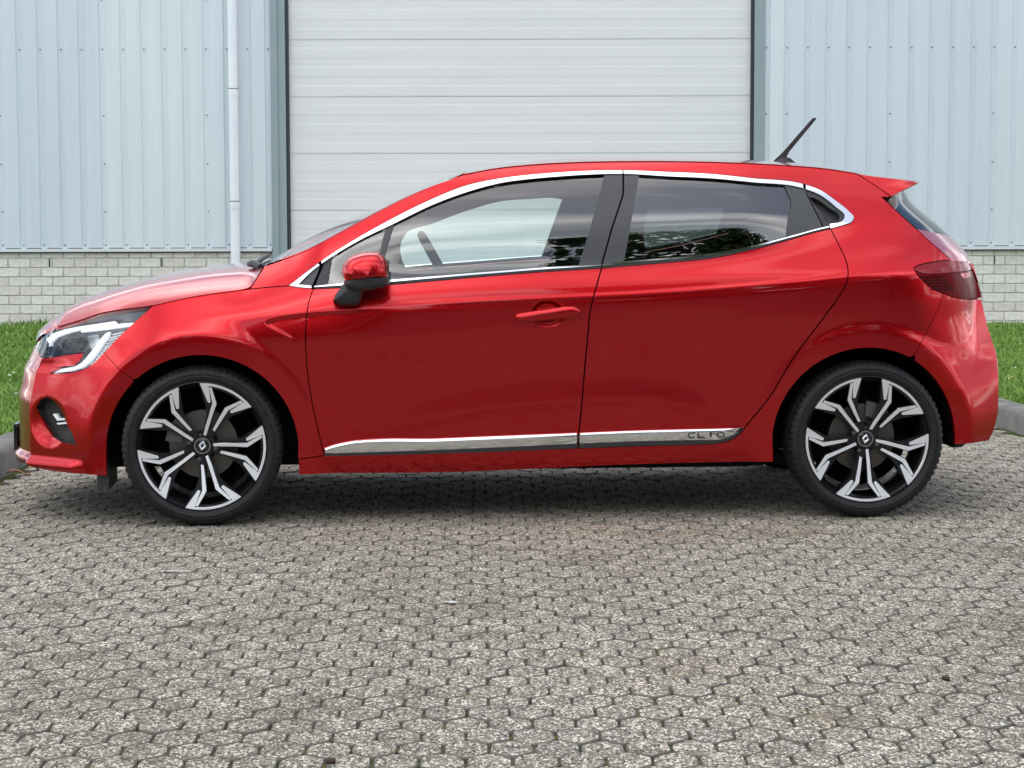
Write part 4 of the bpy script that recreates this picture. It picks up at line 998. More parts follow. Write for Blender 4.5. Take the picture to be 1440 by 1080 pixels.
    # window line: bright trim, black posts, glass
    do, di = curve(CV['dlo_out']), curve(CV['dlo_in'])
    def strip(x0, x1, upper=True):
        a = [q for q in do if x0 <= q[0] <= x1]; b = [q for q in di if x0 <= q[0] <= x1]; return a+b[::-1]
    def cut(c, x0, x1, zmin=0):
        k = max(i for i, q in enumerate(c) if i == 0 or q[0] > c[i-1][0]) if zmin >= 0 else len(c)-1
        c = [q for q in c[:k+1] if q[1] > zmin]; cx = [q[0] for q in c]; cz = [q[1] for q in c]
        a = [(x0, float(np.interp(x0, cx, cz)))] if x0 > cx[0] else []
        b = [(x1, float(np.interp(x1, cx, cz)))] if x1 < cx[-1] else []
        return a+[tuple(q) for q in c if x0+.002 < q[0] < x1-.002]+b
    def top_trim(x0, x1, par):
        o = cut(do[:int(np.argmax(do[:, 0]))], x0, x1, -1); i_ = cut(di[:int(np.argmax(di[:, 0]))], x0, x1, -1)
        panel('window_trim', 'chrome', chain(o, i_[::-1]), off=.003, gap=.0008, depth=.014, parent=par, res=.02)
    top_trim(-.829, .3465, D['fdoor'])
    kd = int(np.argmax(do[:, 0])); ki_ = int(np.argmax(di[:, 0])); o = cut(do[:kd], .350, 1.0605, -1); i_ = cut(di[:ki_], .350, 1.059, -1)
    panel('window_trim', 'chrome', chain(o, i_[::-1]), off=.003, gap=.0008, depth=.014, parent=D['rdoor'], res=.02)
    ko = max(i for i, q in enumerate(do) if q[0] < 1.064 and q[1] > 1.28)+1; ki = max(i for i, q in enumerate(di) if q[0] < 1.062 and q[1] > 1.26)+1
    panel('window_trim', 'chrome', chain(do[ko:], di[ki:][::-1]), off=.003, gap=.0005, depth=.014, parent=D['side'], res=.02)
    # front corner piece
    cb = curve(CV['corner_bot'])
    o = [q for q in do if q[0] < -.836]; i_ = [q for q in di if q[0] < -.832]
    panel('window_trim', 'chrome', chain(o, i_[::-1], [(-.905, .923), (-.868, .9195), (-.866, .911)], cb[::-1][1:]), off=.003, gap=.0004, depth=.014, parent=D['fender'], res=.02)
    panel('window_post', 'pillar_film', chain(i_, [(-.848, .962), (-.866, .921), (-.90, .924)]), off=-.003, gap=.0006, depth=.01, parent=D['fender'], res=.02)
    for bt, bl, x0, x1, par in (('beltt_f', 'belt_f', -.857, .2455, D['fdoor']), ('beltt_r', 'belt_r', .2505, 1.148, D['rdoor'])):
        t, b = curve(CV[bt]), curve(CV[bl]); t = cut(t, x0, x1, -1); b = cut(b, x0, x1, -1)
        mid = [((p[0]), p[1]*.55+np.interp(p[0], [q[0] for q in b], [q[1] for q in b])*.45) for p in t]
        panel('belt_trim', 'chrome', chain(t, mid[::-1]), off=.004, gap=0, depth=.012, parent=par, res=.02)
        panel('belt_seal', 'black_plastic', chain(mid, b[::-1]), off=.000, gap=0, depth=.012, parent=par, res=.02)
    up = lambda x: np.interp(x, [q[0] for q in di[:int(len(di)*.8)]], [q[1] for q in di[:int(len(di)*.8)]])
    lo = lambda x: np.interp(x, [q[0] for q in CV['beltt_f']]+[q[0] for q in CV['beltt_r']][1:], [q[1] for q in CV['beltt_f']]+[q[1] for q in CV['beltt_r']][1:])
    def between(lc, rc, n=30):
        """window-height area between two side curves (top to bottom)"""
        lt, rt = lc[0], rc[0]
        a = [(x, float(up(x))) for x in np.linspace(lt[0], rt[0], n)]; b = [(x, float(lo(x))) for x in np.linspace(rc[-1][0], lc[-1][0], n)]
        return chain(a, rc[1:-1], b, lc[::-1][1:-1])
    cv = lambda n: [tuple(q) for q in curve(CV[n], .03)]
    tb = [tuple(q) for q in curve(CV['tri_back'], .03)][::-1]; tb2 = cv('tri_back2')[::-1]
    gap_t = [(.346, 1.345), (.342, 1.262), (.290, 1.145), (.246, .999)]
    dm = [(.349, 1.346), (.343, 1.267), (.294, 1.142), (.249, .999)]
    gl_ = lambda c, d: [(q[0]+d, q[1]) for q in c]
    # posts
    panel('window_post', 'black_plastic', between(gl_(tb, .006), tb2), off=-.004, gap=0, depth=.012, parent=D['fdoor'], res=.02)
    panel('window_post', 'pillar_film', between(cv('div_l'), cv('div_r')), off=-.004, gap=0, depth=.012, parent=D['fdoor'], res=.02)
    panel('door_post', 'pillar_film', between(cv('b_front'), gl_(dm, -.0035)), off=-.002, gap=0, depth=.014, parent=D['fdoor'], res=.02)
    panel('door_post', 'pillar_film', between(gl_(dm, .0035), cv('b_rear')), off=-.002, gap=0, depth=.014, parent=D['rdoor'], res=.02)
    panel('door_post', 'pillar_film', between(cv('c_front'), gl_(cv('c_seam'), -.003)), off=-.003, gap=0, depth=.014, parent=D['rdoor'], res=.02)
    # quarter cover with the hidden rear handle bowl
    cs = gl_(cv('c_seam'), .002); i_ = [tuple(q) for k_, q in enumerate(di) if k_ >= ki]
    qp = curve(CV['quarter_pocket'], .012, True)
    panel('quarter_cover', 'black_plastic', chain(i_, cs[::-1]), [qp], off=-.003, gap=.0004, depth=.014, parent=D['side'], res=.02)
    panel('handle_bowl', 'black_plastic', inset(qp, -.001), off=-.028, gap=0, depth=-.026, parent=D['side'], res=.02)
    # glass
    panel('quarter_glass', 'glass_clear', between(tb2, cv('div_l')), off=-.010, gap=-.004, depth=0, parent=D['fdoor'], res=.03)
    panel('window_glass', 'glass_clear', between(cv('div_r'), cv('b_front')), off=-.010, gap=-.004, depth=0, parent=D['fdoor'], res=.03)
    panel('window_glass', 'glass_tinted', between(cv('b_rear'), cv('c_front')), off=-.010, gap=-.004, depth=0, parent=D['rdoor'], res=.03)
    # bright strip low on the doors
    st = lambda a, b: chain(a, '-'+b)
    for a, b, c, par in (('strip_top_f', 'strip_mid_f', 'strip_bot_f', D['fdoor']), ('strip_top_r', 'strip_mid_r', 'strip_bot_r', D['rdoor'])):
        raised('door_strip', 'chrome', chain(a, '-'+c), par, -.002, .013, .012)
        panel('strip_base', 'black_plastic', chain(b, '-'+c), off=.0146, gap=.0015, depth=.016, parent=par, res=.02)
    return D
D = make_body()

def loft(name, m, Cc, Ee, ex=2.0, ez=2.0, nt=41, n=60, rim=.015, parent=None, t0=-1, t1=1):
    """surface across the car from a centre-line curve (x, z) and an edge curve (x, z); the edge lies on the body side"""
    def res(c, n):
        c = np.array(c, float); d = np.r_[0, np.cumsum(np.linalg.norm(np.diff(c, axis=0), axis=1))]; d /= d[-1]; t = np.linspace(0, 1, n)
        return np.stack([np.interp(t, d, c[:, i]) for i in range(c.shape[1])], 1)
    Cr = res(curve(Cc), n); e = curve(Ee); s = x2s(e[:, 0], e[:, 1]); p, _ = P(s, e[:, 1]); Er = res(p, n)
    ts = np.linspace(t0, t1, nt); V = np.zeros((n, nt, 3))
    for j, t in enumerate(ts):
        a = abs(t); V[:, j, 0] = Cr[:, 0]+(Er[:, 0]-Cr[:, 0])*a**ex; V[:, j, 1] = Er[:, 1]*-t*-1 if False else -Er[:, 1]*t
        V[:, j, 2] = Cr[:, 1]+(Er[:, 2]-Cr[:, 1])*a**ez
    v = V.reshape(-1, 3).tolist(); f = [(i*nt+j, i*nt+j+1, (i+1)*nt+j+1, (i+1)*nt+j) for i in range(n-1) for j in range(nt-1)]
    bd = [i*nt for i in range(n)]+[(n-1)*nt+j for j in range(1, nt)]+[i*nt+nt-1 for i in range(n-2, -1, -1)]+[j for j in range(nt-2, 0, -1)]
    if rim:
        o = len(v); v += [(v[i][0], v[i][1]*(1-rim*.3), v[i][2]-rim) for i in bd]
        f += [(bd[k], bd[(k+1) % len(bd)], o+(k+1) % len(bd), o+k) for k in range(len(bd))]
    me = mesh(v, f, True); bm = bmesh.new(); bm.from_mesh(me); bmesh.ops.recalc_face_normals(bm, faces=bm.faces)
    top = bm.faces[:][(n//2)*(nt-1)+nt//2] if False else None
    bm.faces.ensure_lookup_table(); q = bm.faces[(n//2)*(nt-1)+nt//2]
    if q.normal.z < 0: bmesh.ops.reverse_faces(bm, faces=bm.faces)
    bm.to_mesh(me); bm.free(); autosmooth(me, 50)
    return link(name, me, parent or car, m)
def make_top():
    lt = curve(CV['lamp_top']); hs = curve(CV['hood_shut']); hb = curve(CV['hood_back'])
    off = lambda c, dx, dz: [(q[0]+dx, q[1]+dz) for q in c]
    Eh = [(-1.965, .716), (-1.935, .729)]+[tuple(q) for q in lt[::4]]+[tuple(q) for q in hs[2::4]]+[tuple(q) for q in hb[1::2]]
    loft('bonnet', 'red_paint', CV['c_hood'], off(Eh, 0, .004), 2.2, 4.6, 81, 90)
    loft('windscreen', 'glass_screen', CV['c_ws'], off(curve(CV['ws_edge'])[::3], -.002, .003), 2.0, 2.2, 41, 50, 0)
    rf = loft('roof', 'red_paint', CV['c_roof'], off(CV['roof_edge'], 0, .003), 2.0, 2.2, 61, 80)
    sh = lambda c, d: [(q[0]-d, q[1]) for q in c]
    gs = CV['gate_seam']
    gtop = [gs[0], gs[1], gs[2]]
    gt = empty('tailgate', (0, 0, 0), car)
    loft('rear_glass', 'glass_dark', sh(CV['c_glass'], .028), off(gtop, .003, .0), 2.4, 2.4, 41, 40, .02, gt)
    loft('tailgate_skin', 'red_paint', [(1.808, 1.077), (1.836, 1.045), (1.860, 1.01), (1.880, .978)], off([gs[2], gs[3], gs[4], gs[5]], .004, 0), 2.6, 2.6, 51, 30, .015, gt)
    for o in D['gate'].values(): o.parent = gt
    # spoiler
    sp = [(1.288, 1.347), (1.340, 1.338), (1.43, 1.328), (1.520, 1.316), (1.528, 1.309), (1.520, 1.303), (1.47, 1.280), (1.417, 1.256), (1.36, 1.298)]
    V = []; F = []; n = len(sp); ts = [-1, -.985, -.95, -.8, -.6, -.4, -.2, 0, .2, .4, .6, .8, .95, .985, 1]
    cx, cz = np.mean([q[0] for q in sp]), np.mean([q[1] for q in sp])
    for t in ts:
        a = abs(t); k = 1-a**2.2; e = .96 if a == 1 else 1
        for (x, z) in sp:
            w = float(W(min(x, 1.42), z)[0])
            V.append((cx+(x-cx)*e+.125*k, -w*t*-1*1.0 if False else w*t*.985, cz+(z-cz)*e+.012*k))
    for i in range(len(ts)-1): F += [(i*n+j, i*n+(j+1) % n, (i+1)*n+(j+1) % n, (i+1)*n+j) for j in range(n)]
    F += [tuple(range(n)), tuple((len(ts)-1)*n+j for j in range(n))]
    MB().add(V, F).build('roof_spoiler', 'red_paint', car, 40)
    # roof aerial
    an = CV['antenna']; v = []; f = []; n = len(an)
    MB().prism(an, -.006, .006).build('aerial', 'black_plastic', car, 30)
    base = [(1.075, .0), (1.10, .018), (1.15, .018), (1.185, .0), (1.15, -.018), (1.10, -.018)]
    MB().add([(x, y, 1.402-.06*(x-1.1)) for x, y in base]+[(x*.5+.56, y*.35, 1.425) for x, y in base], [tuple(range(5, -1, -1)), tuple(range(6, 12))]+[(i, (i+1) % 6, 6+(i+1) % 6, 6+i) for i in range(6)]).build('aerial_base', 'black_plastic', car, 40)
    # cowl with wipers
    MB().tube([(-1.10, -.50, .992), (-1.085, -.2, 1.008), (-1.075, .25, 1.014)], [.012, .009, .006], 8).build('wiper', 'black_plastic', car, 50)
    MB().tube([(-1.07, -.62, .985), (-1.10, -.56, .998), (-1.12, -.50, .996)], [.014, .016, .012], 8).build('wiper', 'black_plastic', car, 50)
    vv = []; ff = []
    for y in np.linspace(-.66, .66, 25):
        k = 1-(y/.66)**2; vv += [(-1.05-.055*k, y, .972+.008*k), (-1.02-.05*k, y, .985+.01*k)]
    ff = [(2*i, 2*i+2, 2*i+3, 2*i+1) for i in range(24)]
    MB().add(vv, ff).build('cowl', 'black_plastic', car, 40)
    # number plate at the nose
    MB().box((-2.108, -.20, .225), (-2.094, .20, .335)).build('number_plate', 'gloss_black', car)
    MB().box((-2.094, -.16, .24), (-2.05, .16, .32)).build('plate_bracket', 'black_plastic', car)
make_top()

# emblem letters on the rear door strip
def letters(text, x0, x1, z, h, side):
    """simple stroke letters as raised solids on the strip"""
    G = {'C': [[(1, .12), (.75, 0), (.25, 0), (0, .25), (0, .75), (.25, 1), (.75, 1), (1, .88)]], 'L': [[(0, 1), (0, 0), (1, 0)]], 'I': [[(.5, .02), (.5, .5), (.5, .98)]],
         'O': [[(.25, 0), (0, .25), (0, .75), (.25, 1), (.75, 1), (1, .75), (1, .25), (.75, 0), (.25, 0)]]}
    mb = MB(); wd = (x1-x0)/len(text); r = .0029
    for k, ch in enumerate(text):
        gw = wd*.66 if ch != 'I' else wd*.2
        for st in G[ch]:
            pts = []
            for u, v in st:
                x = x0+wd*k+u*gw+(wd*.2 if ch == 'I' else 0); zz = z+v*h
                p, n = P(np.array([x]), np.array([zz]), .0150); p = p[0]
                pts.append((p[0], p[1]*-side, p[2]))
            if ch == 'I':
                q = pts[1]; y = abs(q[1])*(1 if side > 0 else -1)
                mb.prism([(q[0]-r, z), (q[0]+r, z), (q[0]+r, z+h), (q[0]-r, z+h)], y-.0035, y+.0035)
            elif ch == 'O': mb.tube(pts[:-1], r, 6, True)
            else: mb.tube(pts, r, 6)
    return mb
for s in (-1, 1):
    mb = letters('CLIO', .585, .738, .3245, .020, s)
    mb.build('emblem', 'emblem_grey', D['rdoor'][s], 50)

def make_handles():
    for pts, par in ((CV['handle'], D['fdoor']),):
        for s in (-1, 1):
            S0 = densify(toS(curve(pts, .01, True)), .01)
            V = []; F = []; n = len(S0); cen = S0.mean(0)
            for k, h in ((.55, -.010), (1.0, .004), (1.0, .014), (.90, .021), (.62, .026), (.25, .0275)):
                q = cen+(S0-cen)*(k, k) if k > .95 else np.stack([cen[0]+(S0[:, 0]-cen[0])*(1-(1-k)*.25), cen[1]+(S0[:, 1]-cen[1])*k+(S0[:, 0]-cen[0])*.12*(1-k)], 1)
                base, nn = P(np.full(n, 0.1)*0+q[:, 0], q[:, 1]*0+.815); w0 = np.interp(q[:, 0], [-.1, .17], [-.8835, -.8835])
                zz = q[:, 1]; Wb = W(q[:, 0], zz)
                V += np.stack([q[:, 0], -(Wb+h)*(1 if s < 0 else -1), zz], 1).tolist()
            for r in range(5): F += [(r*n+i, r*n+(i+1) % n, (r+1)*n+(i+1) % n, (r+1)*n+i) for i in range(n)]
            F += [tuple(range(n)), tuple(5*n+i for i in range(n))]
            MB().add(V, F).build('door_handle', 'red_paint', par[s], 45)
make_handles()

def make_mirrors():
    def inflate(poly, y0, y1, cx, cz, side, pw=2.6, n=15, flat=.0):
        p = densify(np.array(poly), .008); V = []; F = []; m = len(p)
        for i in range(n):
            t = -1+2*i/(n-1); t = math.copysign(abs(t)**.6, t); y = (y0+y1)/2+(y1-y0)/2*t; k = (1-min(1, abs(t))**pw)**(1/pw); k = max(k, .02)
            V += [(cx+(a-cx)*k, y*(-side), cz+(b-cz)*k) for a, b in p]
        for i in range(n-1): F += [(i*m+j, i*m+(j+1) % m, (i+1)*m+(j+1) % m, (i+1)*m+j) for j in range(m)]
        F += [tuple(range(m)), tuple((n-1)*m+j for j in range(m))]
        return MB().add(V, F)
    for s in (-1, 1):
        cap = curve(CV['mirror_cap'][:9]); low = CV['mirror_low']
        mir = inflate(chain(cap, CV['mirror_cap'][9:]), -1.06, -.86, -.655, .965, s).build('wing_mirror', 'red_paint', car, 60)
        inflate(chain(curve([CV['mirror_low'][3]]+CV['mirror_low'][4:]+[CV['mirror_low'][0]]), [(-.71, .9435), (-.645, .9505)]), -1.045, -.87, -.655, .955, s, 3.2).build('mirror_base', 'black_plastic', mir, 60)
        arm = CV['mirror_arm']
        V = []; F = []; p = densify(np.array(arm), .01); m = len(p); c = p.mean(0)
        for (k, y) in ((.98, -.845), (1.0, -.885), (.98, -.925), (.90, -.96), (.75, -.985), (.3, -.992)):
            V += [(c[0]+(a-c[0])*k+.012*(1-k), y*(-s), c[1]+(b-c[1])*k+.03*(1-k)) for a, b in p]
        for i in range(5): F += [(i*m+j, i*m+(j+1) % m, (i+1)*m+(j+1) % m, (i+1)*m+j) for j in range(m)]
        F += [tuple(range(m)), tuple(5*m+j for j in range(m))]
        MB().add(V, F).build('mirror_foot', 'black_plastic', mir, 60)
        MB().box((-.578, -.99 if s < 0 else .90, .93), (-.572, -.90 if s < 0 else .99, 1.02)).build('mirror_glass', 'chrome', mir)
make_mirrors()

def make_underbody():
    # liners: black shells in the arches, floor pan
    for cx in (-AXX, AXX):
        for s in (-1, 1):
            V = []; F = []; n = 40
            for y, r in ((None, ARCH+.004), (.60, ARCH+.004), (.60, .05)):
                for i in range(n+1):
                    a = math.pi*1.06*i/n-.09; x_, z_ = cx+r*math.cos(a), .296+r*math.sin(a)
                    yy = float(W(x_, max(z_, .24))[0])-.020 if y is None else y
                    V.append((x_, s*yy, z_))
            for k in range(2): F += [(k*(n+1)+i, k*(n+1)+i+1, (k+1)*(n+1)+i+1, (k+1)*(n+1)+i) for i in range(n)]
            MB().add(V, F).build('arch_liner', 'liner_black', car, 50)
    MB().box((-.90, -.76, .197), (.90, .76, .245)).build('floor_pan', 'liner_black', car)
    MB().box((-1.90, -.58, .20), (-.90, .58, .26)).build('floor_pan', 'liner_black', car)
    MB().box((.90, -.55, .24), (1.62, .55, .30)).build('floor_pan', 'liner_black', car)
    MB().box((-.88, -.54, .168), (.88, .54, .190)).build('underbody_light_block', 'liner_black', car)  # hidden slab added to deepen the shadow under the car
    MB().box((-1.70, -.78, .135), (-1.655, -.50, .235)).build('air_deflector', 'black_plastic', car); MB().box((-1.70, .50, .135), (-1.655, .78, .235)).build('air_deflector', 'black_plastic', car)
    # bulkhead under the bonnet, boot floor: keep daylight out
    MB().box((-1.85, -.60, .26), (-1.02, .60, .68)).build('engine_bay', 'liner_black', car)
    MB().box((.98, -.60, .28), (1.78, .60, .82)).build('boot_tub', 'liner_black', car)
make_underbody()

def make_interior():
    # door cards and pillar trim behind the side skin, with the inner window openings
    ff, fr = curve(CV['far_front'], .02, True), curve(CV['far_rear'], .02, True)
    outer = chain([(-.90, .30), (.86, .30), (.86, .50), (.98, .67), (1.15, .75), (1.46, .80), (1.46, 1.05), (1.36, 1.24), (1.24, 1.325), (.8, 1.372), (.2, 1.374), (-.12, 1.35), (-.28, 1.315), (-.47, 1.235), (-.80, 1.07), (-.99, .975), (-.99, .80), (-.90, .62)])
    for sd, g in ((-1, -.035), (1, 0.0)):
        panel('inner_trim', 'interior_dark', outer, [inset(ff, g), inset(fr, g)], off=-.058, gap=0, depth=0, res=.03, sides=(sd,))
    prof = [(-1.00, .96), (-.86, .965), (-.70, .955), (-.62, .925), (-.58, .86), (-.60, .70), (-.72, .55), (-.98, .50)]
    MB().prism(prof, -.72, .72).build('dashboard', 'interior_dark', car, 40)
    MB().prism([(-.70, .958), (-.66, .985), (-.60, .985), (-.57, .955), (-.60, .925)], -.52, -.22).build('instrument_hood', 'interior_dark', car, 40)
    # steering wheel
    c = Vector((-.345, -.37, .945)); ax = Vector((.478, 0, -.878)); e2 = Vector((0, 1, 0)); pts = [c+ax*(.185*math.cos(a))+e2*(.185*math.sin(a)) for a in np.linspace(0, 2*math.pi, 40, endpoint=False)]
    sw = MB().tube(pts, .0165, 10, True).build('steering_wheel', 'interior_dark', car, 60)
    MB().tube([c+Vector((-.02, 0, .0)), c+Vector((-.26, 0, -.12))], .035, 10).build('steering_column', 'interior_dark', sw, 60)
    MB().tube([c+e2*.18, c-e2*.18], .02, 8).build('wheel_spoke', 'interior_dark', sw, 60)
    # seats
    for y in (-.37, .37):
        seat = MB().prism([(-.22, .42), (.28, .40), (.34, .52), (-.20, .56), (-.26, .50)], y-.25, y+.25).mesh(); seat = link('front_seat', bevelled(seat, .04, 3), car, 'interior_dark')
        b = MB().prism([(.14, .50), (.28, .50), (.42, 1.02), (.40, 1.06), (.34, 1.07), (.29, 1.03)], y-.24, y+.24).mesh(); link('backrest', bevelled(b, .035, 3), seat, 'interior_dark')
        h = MB().prism([(.33, 1.10), (.42, 1.10), (.45, 1.23), (.43, 1.255), (.37, 1.25)], y-.12, y+.12).mesh(); link('head_rest', bevelled(h, .03, 3), seat, 'interior_dark')
        MB().tube([(.37, y-.06, 1.03), (.38, y-.06, 1.12)], .006, 6).build('rest_post', 'satin_silver', seat)
    b = MB().prism([(.72, .42), (1.12, .42), (1.16, .52), (.70, .56)], -.62, .62).mesh(); rs = link('rear_seat', bevelled(b, .04, 3), car, 'interior_dark')
    b = MB().prism([(1.06, .50), (1.20, .48), (1.36, 1.00), (1.28, 1.04), (1.22, 1.0)], -.62, .62).mesh(); link('backrest', bevelled(b, .03, 3), rs, 'interior_dark')
    for y in (-.36, .36):
        h = MB().prism([(1.27, 1.05), (1.36, 1.05), (1.38, 1.16), (1.31, 1.17)], y-.12, y+.12).mesh(); link('head_rest', bevelled(h, .025, 2), rs, 'interior_dark')
    MB().box((1.22, -.60, .98), (1.66, .60, 1.0)).build('parcel_shelf', 'interior_dark', car)
    MB().prism([(-.30, 1.315), (-.27, 1.325), (-.25, 1.262), (-.28, 1.262)], -.11, .11).build('rear_view_mirror', 'interior_dark', car, 40)
    # headliner
    V = []; F = []
    xs = np.linspace(-.20, 1.30, 16)
    for x in xs:
        zc = float(np.interp(x, [q[0] for q in CV['c_roof']], [q[1] for q in CV['c_roof']]))-.045
        V += [(x, y, zc-.05*(abs(y)/.6)**3) for y in np.linspace(-.60, .60, 11)]
    F = [(i*11+j, i*11+j+1, (i+1)*11+j+1, (i+1)*11+j) for i in range(15) for j in range(10)]
    MB().add(V, F).build('headliner', 'interior_dark', car, 60)
make_interior()

def make_wheel(name, x, side, rot):
    wh = empty(name, (x, side*.772, .308), car); wh.rotation_euler = (0, 0, 0)
    if side > 0: wh.rotation_euler = (0, 0, math.pi)
    # in the wheel's own frame the outer face looks to -y; x right, z up
    RT, RR = .308, .236
    tb = MB()
    side_p = [(.246, -.072), (.2495, -.090), (.256, -.098), (.268, -.103), (.285, -.100), (.296, -.092), (.303, -.082)]
    prof = side_p+[(.3065, -.070), (.3078, -.055), (.308, -.045), (.303, -.044), (.303, -.036), (.308, -.035), (.308, -.006), (.302, -.005), (.302, .005), (.308, .006), (.308, .035), (.303, .036), (.303, .044), (.308, .045), (.3065, .070), (.300, .086), (.285, .100), (.25, .099), (.222, .07)]
    seg = 216; n = len(prof); V = []; F = []
    for k in range(seg):
        a = 2*math.pi*k/seg
        g = (k % 3) == 0
        for i, (r, h) in enumerate(prof):
            rr = r
            if g and 6 <= i <= 9: rr = r-.0055
            if g and i == 5: rr = r-.002
            bulge = 0
            V.append((rr*math.cos(a), h, rr*math.sin(a)))
    for k in range(seg):
        j = (k+1) % seg
        for i in range(n-1): F.append((k*n+i, j*n+i, j*n+i+1, k*n+i+1))
    ty = tb.add(V, F).build('tyre', 'rubber', wh, 28)
    # raised sidewall ring and lettering blocks
    MB().lathe([(.2765, -.1025), (.2775, -.1042), (.2795, -.1042), (.2805, -.1015)], 96).build('sidewall_ring', 'rubber', ty, 40)
    # rim barrel
    MB().lathe([(.2465, -.086), (.2445, -.080), (.240, -.074), (.232, -.066), (.224, -.03), (.214, .02), (.218, .08), (.228, .09)], 96).build('rim_barrel', 'rim_black', wh, 50)
    MB().lathe([(.2450, -.086), (.2470, -.0915), (.2500, -.0905), (.2510, -.083)], 96).build('rim_lip', 'rim_black', wh, 50)
    # spokes: outline traced once, five times around
    k = .000667
    pol = lambda r, d, sgn: (-sgn*r*k*math.sin(R(d)), r*k*math.cos(R(d)))
    def depth(r): return -.058-.029*min(1, max(0, (r-.05)/.19))
    spoke = MB(); sil = MB()
    def solid(mb, pts, dz0, dz1):
        n = len(pts); f = [(u, depth(math.hypot(u, v))+dz0, v) for u, v in pts]; b = [(u*.995, depth(math.hypot(u, v))+dz1, v*.995) for u, v in pts]
        mb.add(f+b, [tuple(range(n)), tuple(range(2*n-1, n-1, -1))]+[(i, n+i, n+(i+1) % n, (i+1) % n) for i in range(n)])
    for sg in (1, -1):
        arm_o = [(60, 34), (118, 19), (180, 16.5), (240, 19.8), (268, 22.5), (366, 27.0)]
        arm_i = [(372, 15.6), (345, 14.4), (262, 5.2), (180, 4.0), (118, 5.0), (60, 8)]
        solid(spoke, [pol(r, d, sg) for r, d in arm_o+arm_i], .0, .045)
        flag = [(363, 26.2), (366, 18.6), (262, 13.6), (255, 14.6), (256, 16.9)]
        arm = [(343, 17.6), (349, 15.5), (260, 5.9), (180, 6.2), (112, 7.6), (108, 15.6), (180, 12.4), (257, 11.2)]
        solid(sil, [pol(r, d, sg) for r, d in flag], -.0022, .002)
        if sg > 0: arm = arm[:4]+[(64, 4.5), (62, 19), (116, 15.2)]+arm[6:]
        solid(sil, [pol(r, d, sg) for r, d in arm], -.0022, .002)
    solid(spoke, [pol(r, d, 1) for r, d in ((40, 50), (118, 12), (118, -12), (40, -50))], .003, .04)
    na = 14
    ring = [pol(366, -26.2+52.4*i/na, 1) for i in range(na+1)]+[pol(352, 25.8-51.6*i/na, 1) for i in range(na+1)]
    solid(sil, ring, -.0022, .003)
    outer_b = [pol(368, -27+54*i/na, 1) for i in range(na+1)]+[pol(338, 26-52*i/na, 1) for i in range(na+1)]
    solid(spoke, outer_b, .0008, .03)
    sm, lm = spoke.mesh(), sil.mesh(); sm.materials.append(M['rim_black']); lm.materials.append(M['machined_alloy'])
    for q in range(5):
        a = R(rot+72*q)
        o = bpy.data.objects.new('spoke', sm); C.objects.link(o); o.parent = wh; o.rotation_euler = (0, -a+math.pi/2-R(0), 0)
        o2 = bpy.data.objects.new('spoke_facing', lm); C.objects.link(o2); o2.parent = wh; o2.rotation_euler = (0, -a+math.pi/2, 0)
    # hub, cap, bolts
    MB().lathe([(0, -.054), (.040, -.054), (.052, -.046), (.060, -.02), (.060, .02)], 48).build('hub', 'rim_black', wh, 40)
    MB().lathe([(.0268, -.0585), (.0285, -.0625), (.0305, -.0625), (.0318, -.0565)], 48).build('cap_ring', 'satin_silver', wh, 40)
    MB().lathe([(0, -.0605), (.024, -.060), (.0275, -.058)], 40).build('centre_cap', 'gloss_black', wh, 40)
    d = MB(); o_ = [(0, .0195), (.0145, 0), (0, -.0195), (-.0145, 0)]; i_ = [(0, .0105), (.0068, 0), (0, -.0105), (-.0068, 0)]
    d.add([(x, -.0622, z) for x, z in o_]+[(x, -.0640, z) for x, z in [(p*.78, q*.78) for p, q in o_]]+[(x, -.0618, z) for x, z in i_],
          [(j, (j+1) % 4, 4+(j+1) % 4, 4+j) for j in range(4)]+[(4+j, 4+(j+1) % 4, 8+(j+1) % 4, 8+j) for j in range(4)])
    o = d.build('cap_emblem', 'satin_silver', wh); o.rotation_euler = (0, R(rot*0+12), 0)
    for q in range(4):
        a = R(rot+12+90*q); MB().lathe([(0, -.054), (.0075, -.054), (.009, -.050), (.009, -.03)], 6).build('wheel_bolt', 'brake_metal', wh, 30, (math.cos(a)*.052, -.006, math.sin(a)*.052))
    # brake
    br = MB().lathe([(.05, .01), (.132, .01), (.134, .014), (.134, .03), (.05, .03)], 64).build('brake_disc', 'brake_metal', wh, 40)
    a0 = 150 if x < 0 else 60
    V = [(r*math.cos(R(a0+t)), y, r*math.sin(R(a0+t))) for t in range(-24, 25, 8) for r, y in ((.085, -.012), (.145, -.012), (.150, .05), (.085, .05))]
    nn = 7; F = [(4*i+j, 4*i+(j+1) % 4, 4*(i+1)+(j+1) % 4, 4*(i+1)+j) for i in range(nn-1) for j in range(4)]+[(0, 1, 2, 3), tuple(4*(nn-1)+j for j in range(4))]
    MB().add(V, F).build('brake_caliper', 'caliper_grey', wh, 30)
    MB().lathe([(.20, .085), (.05, .085)], 40).build('inner_shield', 'liner_black', wh, 40)
    return wh
for x, rf in ((-AXX, 64.7), (AXX, 50.5)):
    make_wheel('wheel', x, -1, rf); make_wheel('wheel', x, 1, rf)

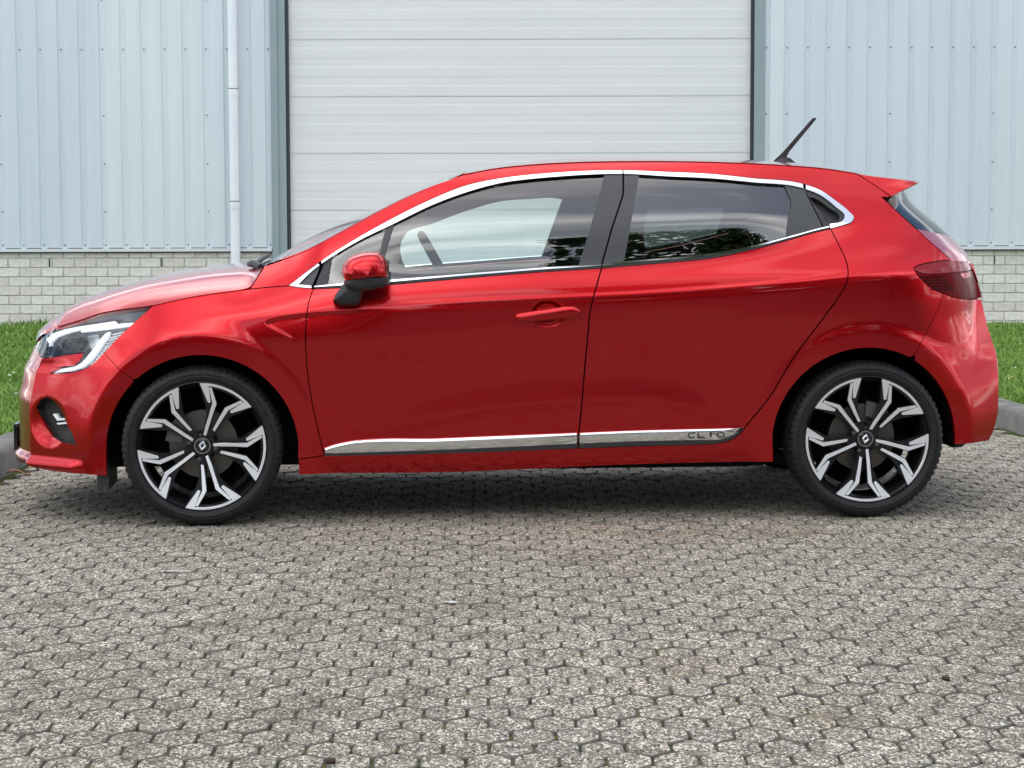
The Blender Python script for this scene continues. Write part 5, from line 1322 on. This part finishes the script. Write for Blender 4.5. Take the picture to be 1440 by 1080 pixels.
# ------------------------------------------------------------------ small litter on the paving
def leaf(x, y, L, rot, m, label):
    n = 9; V = []; F = []
    for i in range(n):
        t = i/(n-1); w = L*.28*math.sin(math.pi*t)**.7*(1-.2*t); z = .006+.012*math.sin(t*5)+.004
        V += [((t-.5)*L, -w, z+.006), ((t-.5)*L, 0, z), ((t-.5)*L, w, z+.007)]
    for i in range(n-1): F += [(3*i+j, 3*i+j+1, 3*i+j+4, 3*i+j+3) for j in (0, 1)]
    o = MB().add(V, F).build('fallen_leaf', m, None, 60, (x, y, .0)); o.rotation_euler = (0, 0, rot); tag(o, label, 'leaf', 'fallen leaves')
leaf(-2.30, .62, .11, .3, 'leaf_brown', 'brown fallen leaf on the paving by the left kerb')
leaf(-2.27, .80, .07, 1.0, 'leaf_pale', 'pale green fallen leaf beside the brown leaf at the left kerb')
def crumb(x, y, r, label, seed):
    rs = np.random.RandomState(seed); bm = bmesh.new(); bmesh.ops.create_icosphere(bm, subdivisions=2, radius=r)
    for v in bm.verts: v.co *= 1+rs.uniform(-.25, .25); v.co.z *= .6
    me = bpy.data.meshes.new('m'); bm.to_mesh(me); bm.free(); autosmooth(me, 60); o = link('seed_pod', me, None, 'pod_brown', (x, y, r*.5)); tag(o, label, 'seed pod', 'seed pods on the paving')
crumb(1.075, -3.62, .011, 'dark brown seed pod on the paving at lower right', 1)
crumb(-.44, -4.42, .012, 'dark brown seed pod on the paving at the bottom edge', 2)
def scuff(x, y, L, w, label, seed):
    rs = np.random.RandomState(seed); n = 22; V = [(0, 0, 0)]+[(L*math.cos(i*math.tau/n)*rs.uniform(.5, 1.1), w*math.sin(i*math.tau/n)*rs.uniform(.4, 1.2), 0) for i in range(n)]
    V = [(q[0], q[1], .0058) for q in V]+[(q[0]*.98, q[1]*.98, .0068) for q in V]; n1 = n+1
    F = [(n1, n1+1+i, n1+1+(i+1) % n) for i in range(n)]+[(1+i, 1+(i+1) % n, n1+1+(i+1) % n, n1+1+i) for i in range(n)]
    o = MB().add(V, F).build('paint_spill', 'scuff_white', None, None, (x, y, 0)); tag(o, label, 'paint spill')
varied('scuff_white', (.42, .42, .42), (.55, .55, .54), 50, .85)
scuff(-1.17, -1.98, .055, .010, 'thin white paint smear on the paving below the front wheel', 4)
scuff(-.23, -2.55, .028, .022, 'pale paint spot on the paving in front of the doors', 5)
